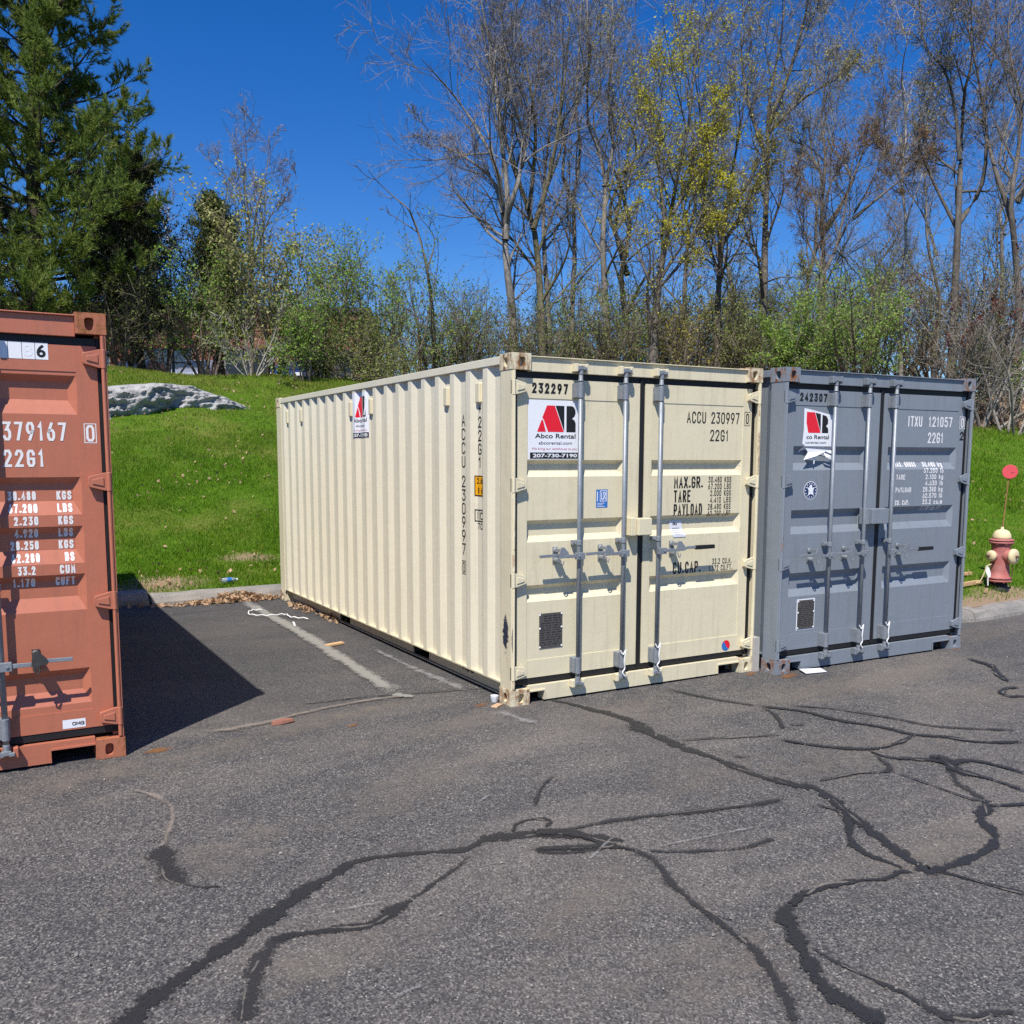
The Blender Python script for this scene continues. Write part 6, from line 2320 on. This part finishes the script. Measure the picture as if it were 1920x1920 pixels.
lay('cardboard_chip', 'tiny tan cardboard chip in front of the crushed cup', 'cardboard', 932, 1325, MB().prism([(-.05, 0), (.04, 0), (.05, .008), (-.045, .009)], -.025, .025), 'cardboard', .6, .005)
wb = MB()
wb.lathe([(.010, 0), (.031, .004), (.032, .05), (.030, .055), (.032, .06), (.032, .13), (.028, .16), (.014, .185), (.013, .20)], 16, (-.1, 0, .032), (1, 0, 0))
bo = lay('plastic_bottle', 'clear plastic water bottle with blue label lying in the grass', 'bottle', 430, 1096, wb, 'bottle_plastic', .15, .03)
MB().lathe([(.0335, .065), (.0335, .125)], 16, (-.1, 0, .032), (1, 0, 0)).build('label_band', 'blue_print', bo)
MB().lathe([(.015, .195), (.015, .215)], 12, (-.1, 0, .032), (1, 0, 0)).build('cap', 'sticker_white', bo)
cord = [gp(px, [q])[0] for q in ((492, 1147), (470, 1149), (468, 1156), (500, 1158), (535, 1156), (545, 1161), (578, 1164))]
cm_ = MB().tube([(p[0], p[1], .022 + .012 * (i % 2)) for i, p in enumerate(catmull(cord, 4))], .007, 6).build('plastic_strap', 'rope_white')
tag(cm_, 'white plastic strap lying across the parking line', 'strap')
cord = [gp(px, [q])[0] for q in ((550, 1170), (552, 1173), (553, 1176))]
tag(MB().tube([(p[0], p[1], .018) for p in cord], .012, 6).build('plastic_strap', 'rope_white'), 'short white strap offcut beside the parking line', 'strap')
# wooden wedge between the two containers
tag(MB().box(2.41, 2.47, -.03, .05, .0, .30).build('timber_block', 'weathered_wood'), 'grey timber block wedged between cream and grey containers', 'timber')

# fallen leaves: drifts by the kerb and the cream container, scatter on the lawn
g = np.random.default_rng(77)


def leaf_patch(cx_, cy_, sx, sy, n, hh, rot=0):
    a = g.normal(0, 1, (n, 2))
    r_ = np.hypot(a[:, 0], a[:, 1])
    x = cx_ + a[:, 0] * sx * math.cos(rot) - a[:, 1] * sy * math.sin(rot)
    y = cy_ + a[:, 0] * sx * math.sin(rot) + a[:, 1] * sy * math.cos(rot)
    z = np.array([gz(i, j) for i, j in zip(x, y)]) + .012 + hh * np.exp(-r_ ** 2 / 1.4) * g.random(n)
    return np.stack([x, y, z], 1)


p = gp(px, [(435, 1128)])[0]
Q = np.concatenate([leaf_patch(p[0] + .05, min(p[1], 6.12), .28, .06, 420, .13), leaf_patch(p[0] - .2, 6.10, .5, .05, 160, .03)])
q = gp(px, [(568, 1142)])[0]
Q2 = leaf_patch(q[0], q[1], .05, .28, 110, .02)
q = gp(px, [(622, 1160)])[0]
Q3 = leaf_patch(q[0], q[1], .05, .20, 120, .03)
for Qi, sz, lb in ((Q, .085, 'heap of dry brown leaves against the granite kerb'), (Q2, .06, 'brown leaves along the far foot of the cream container'), (Q3, .06, 'brown leaves at the fork pocket of the cream container')):
    V, F = leaves(Qi, sz, g, .6, -.2)
    V[:, 2] = np.maximum(V[:, 2], .006)
    kind(tag(link('dry_leaves', np_mesh('dry_leaves', V, F), None, 'dead_leaf'), lb, 'leaves'), 'stuff')
n = 2000
x = np.concatenate([g.uniform(-3.5, 4, n), g.uniform(6, 14, 600)])
y = np.concatenate([6.5 + 12 * g.random(n) ** 1.6, .9 + 7 * g.random(600)])
ok = y > kerb_y(x) + .3
x, y = x[ok], y[ok]
keep = g.random(len(x)) < np.clip(.25 + .30 * fbm(np.stack([x, y, x * 0], 1), 55, 3, .8), .04, 1)
x, y = x[keep], y[keep]
V, F = leaves(np.stack([x, y, lawn_z(x, y) + .05], 1), .06, g, .65)
kind(tag(link('fallen_leaves', np_mesh('fallen_leaves', V, F), None, 'dead_leaf'), 'pale dead leaves scattered over the lawn', 'leaves'), 'stuff')
# crumbs of stone and grit on the asphalt
n = 900
x = g.uniform(-4.5, 8, n); y = g.uniform(-5, 5.8, n)
V, F = leaves(np.stack([x, y, lot_z(x, y) + .011], 1), .014, g, .8)
kind(tag(link('grit', np_mesh('grit', V, F), None, 'granite'), 'loose grit and stone crumbs on the asphalt', 'grit'), 'stuff')
# mulch and dead stalks under the wood edge on the right
n = 26000
x = g.uniform(9, 30, n); y = g.uniform(4, 20, n)
ok = litter_amt(x, y) > g.random(n)
x, y = x[ok], y[ok]
V, F = leaves(np.stack([x, y, lawn_z(x, y) + .04 * g.random(len(x))], 1), .13, g, .4)
kind(tag(link('leaf_litter', np_mesh('leaf_litter', V, F), None, 'dead_leaf'), 'brown leaf litter under the trees at the right', 'leaves'), 'stuff')
# shreds of white plastic caught in the leftmost big tree
g = np.random.default_rng(5)
bagp = at(932, 103, 29.3)
V, F = leaves(g.normal(0, 1, (9, 3)) * np.array([.22, .1, .05]), .24, g, .3)
o = link('plastic_shreds', np_mesh('plastic_shreds', V, F), None, 'paper')
o.location = bagp
tag(o, 'shreds of white plastic bag caught high in the leftmost big tree', 'plastic bag')
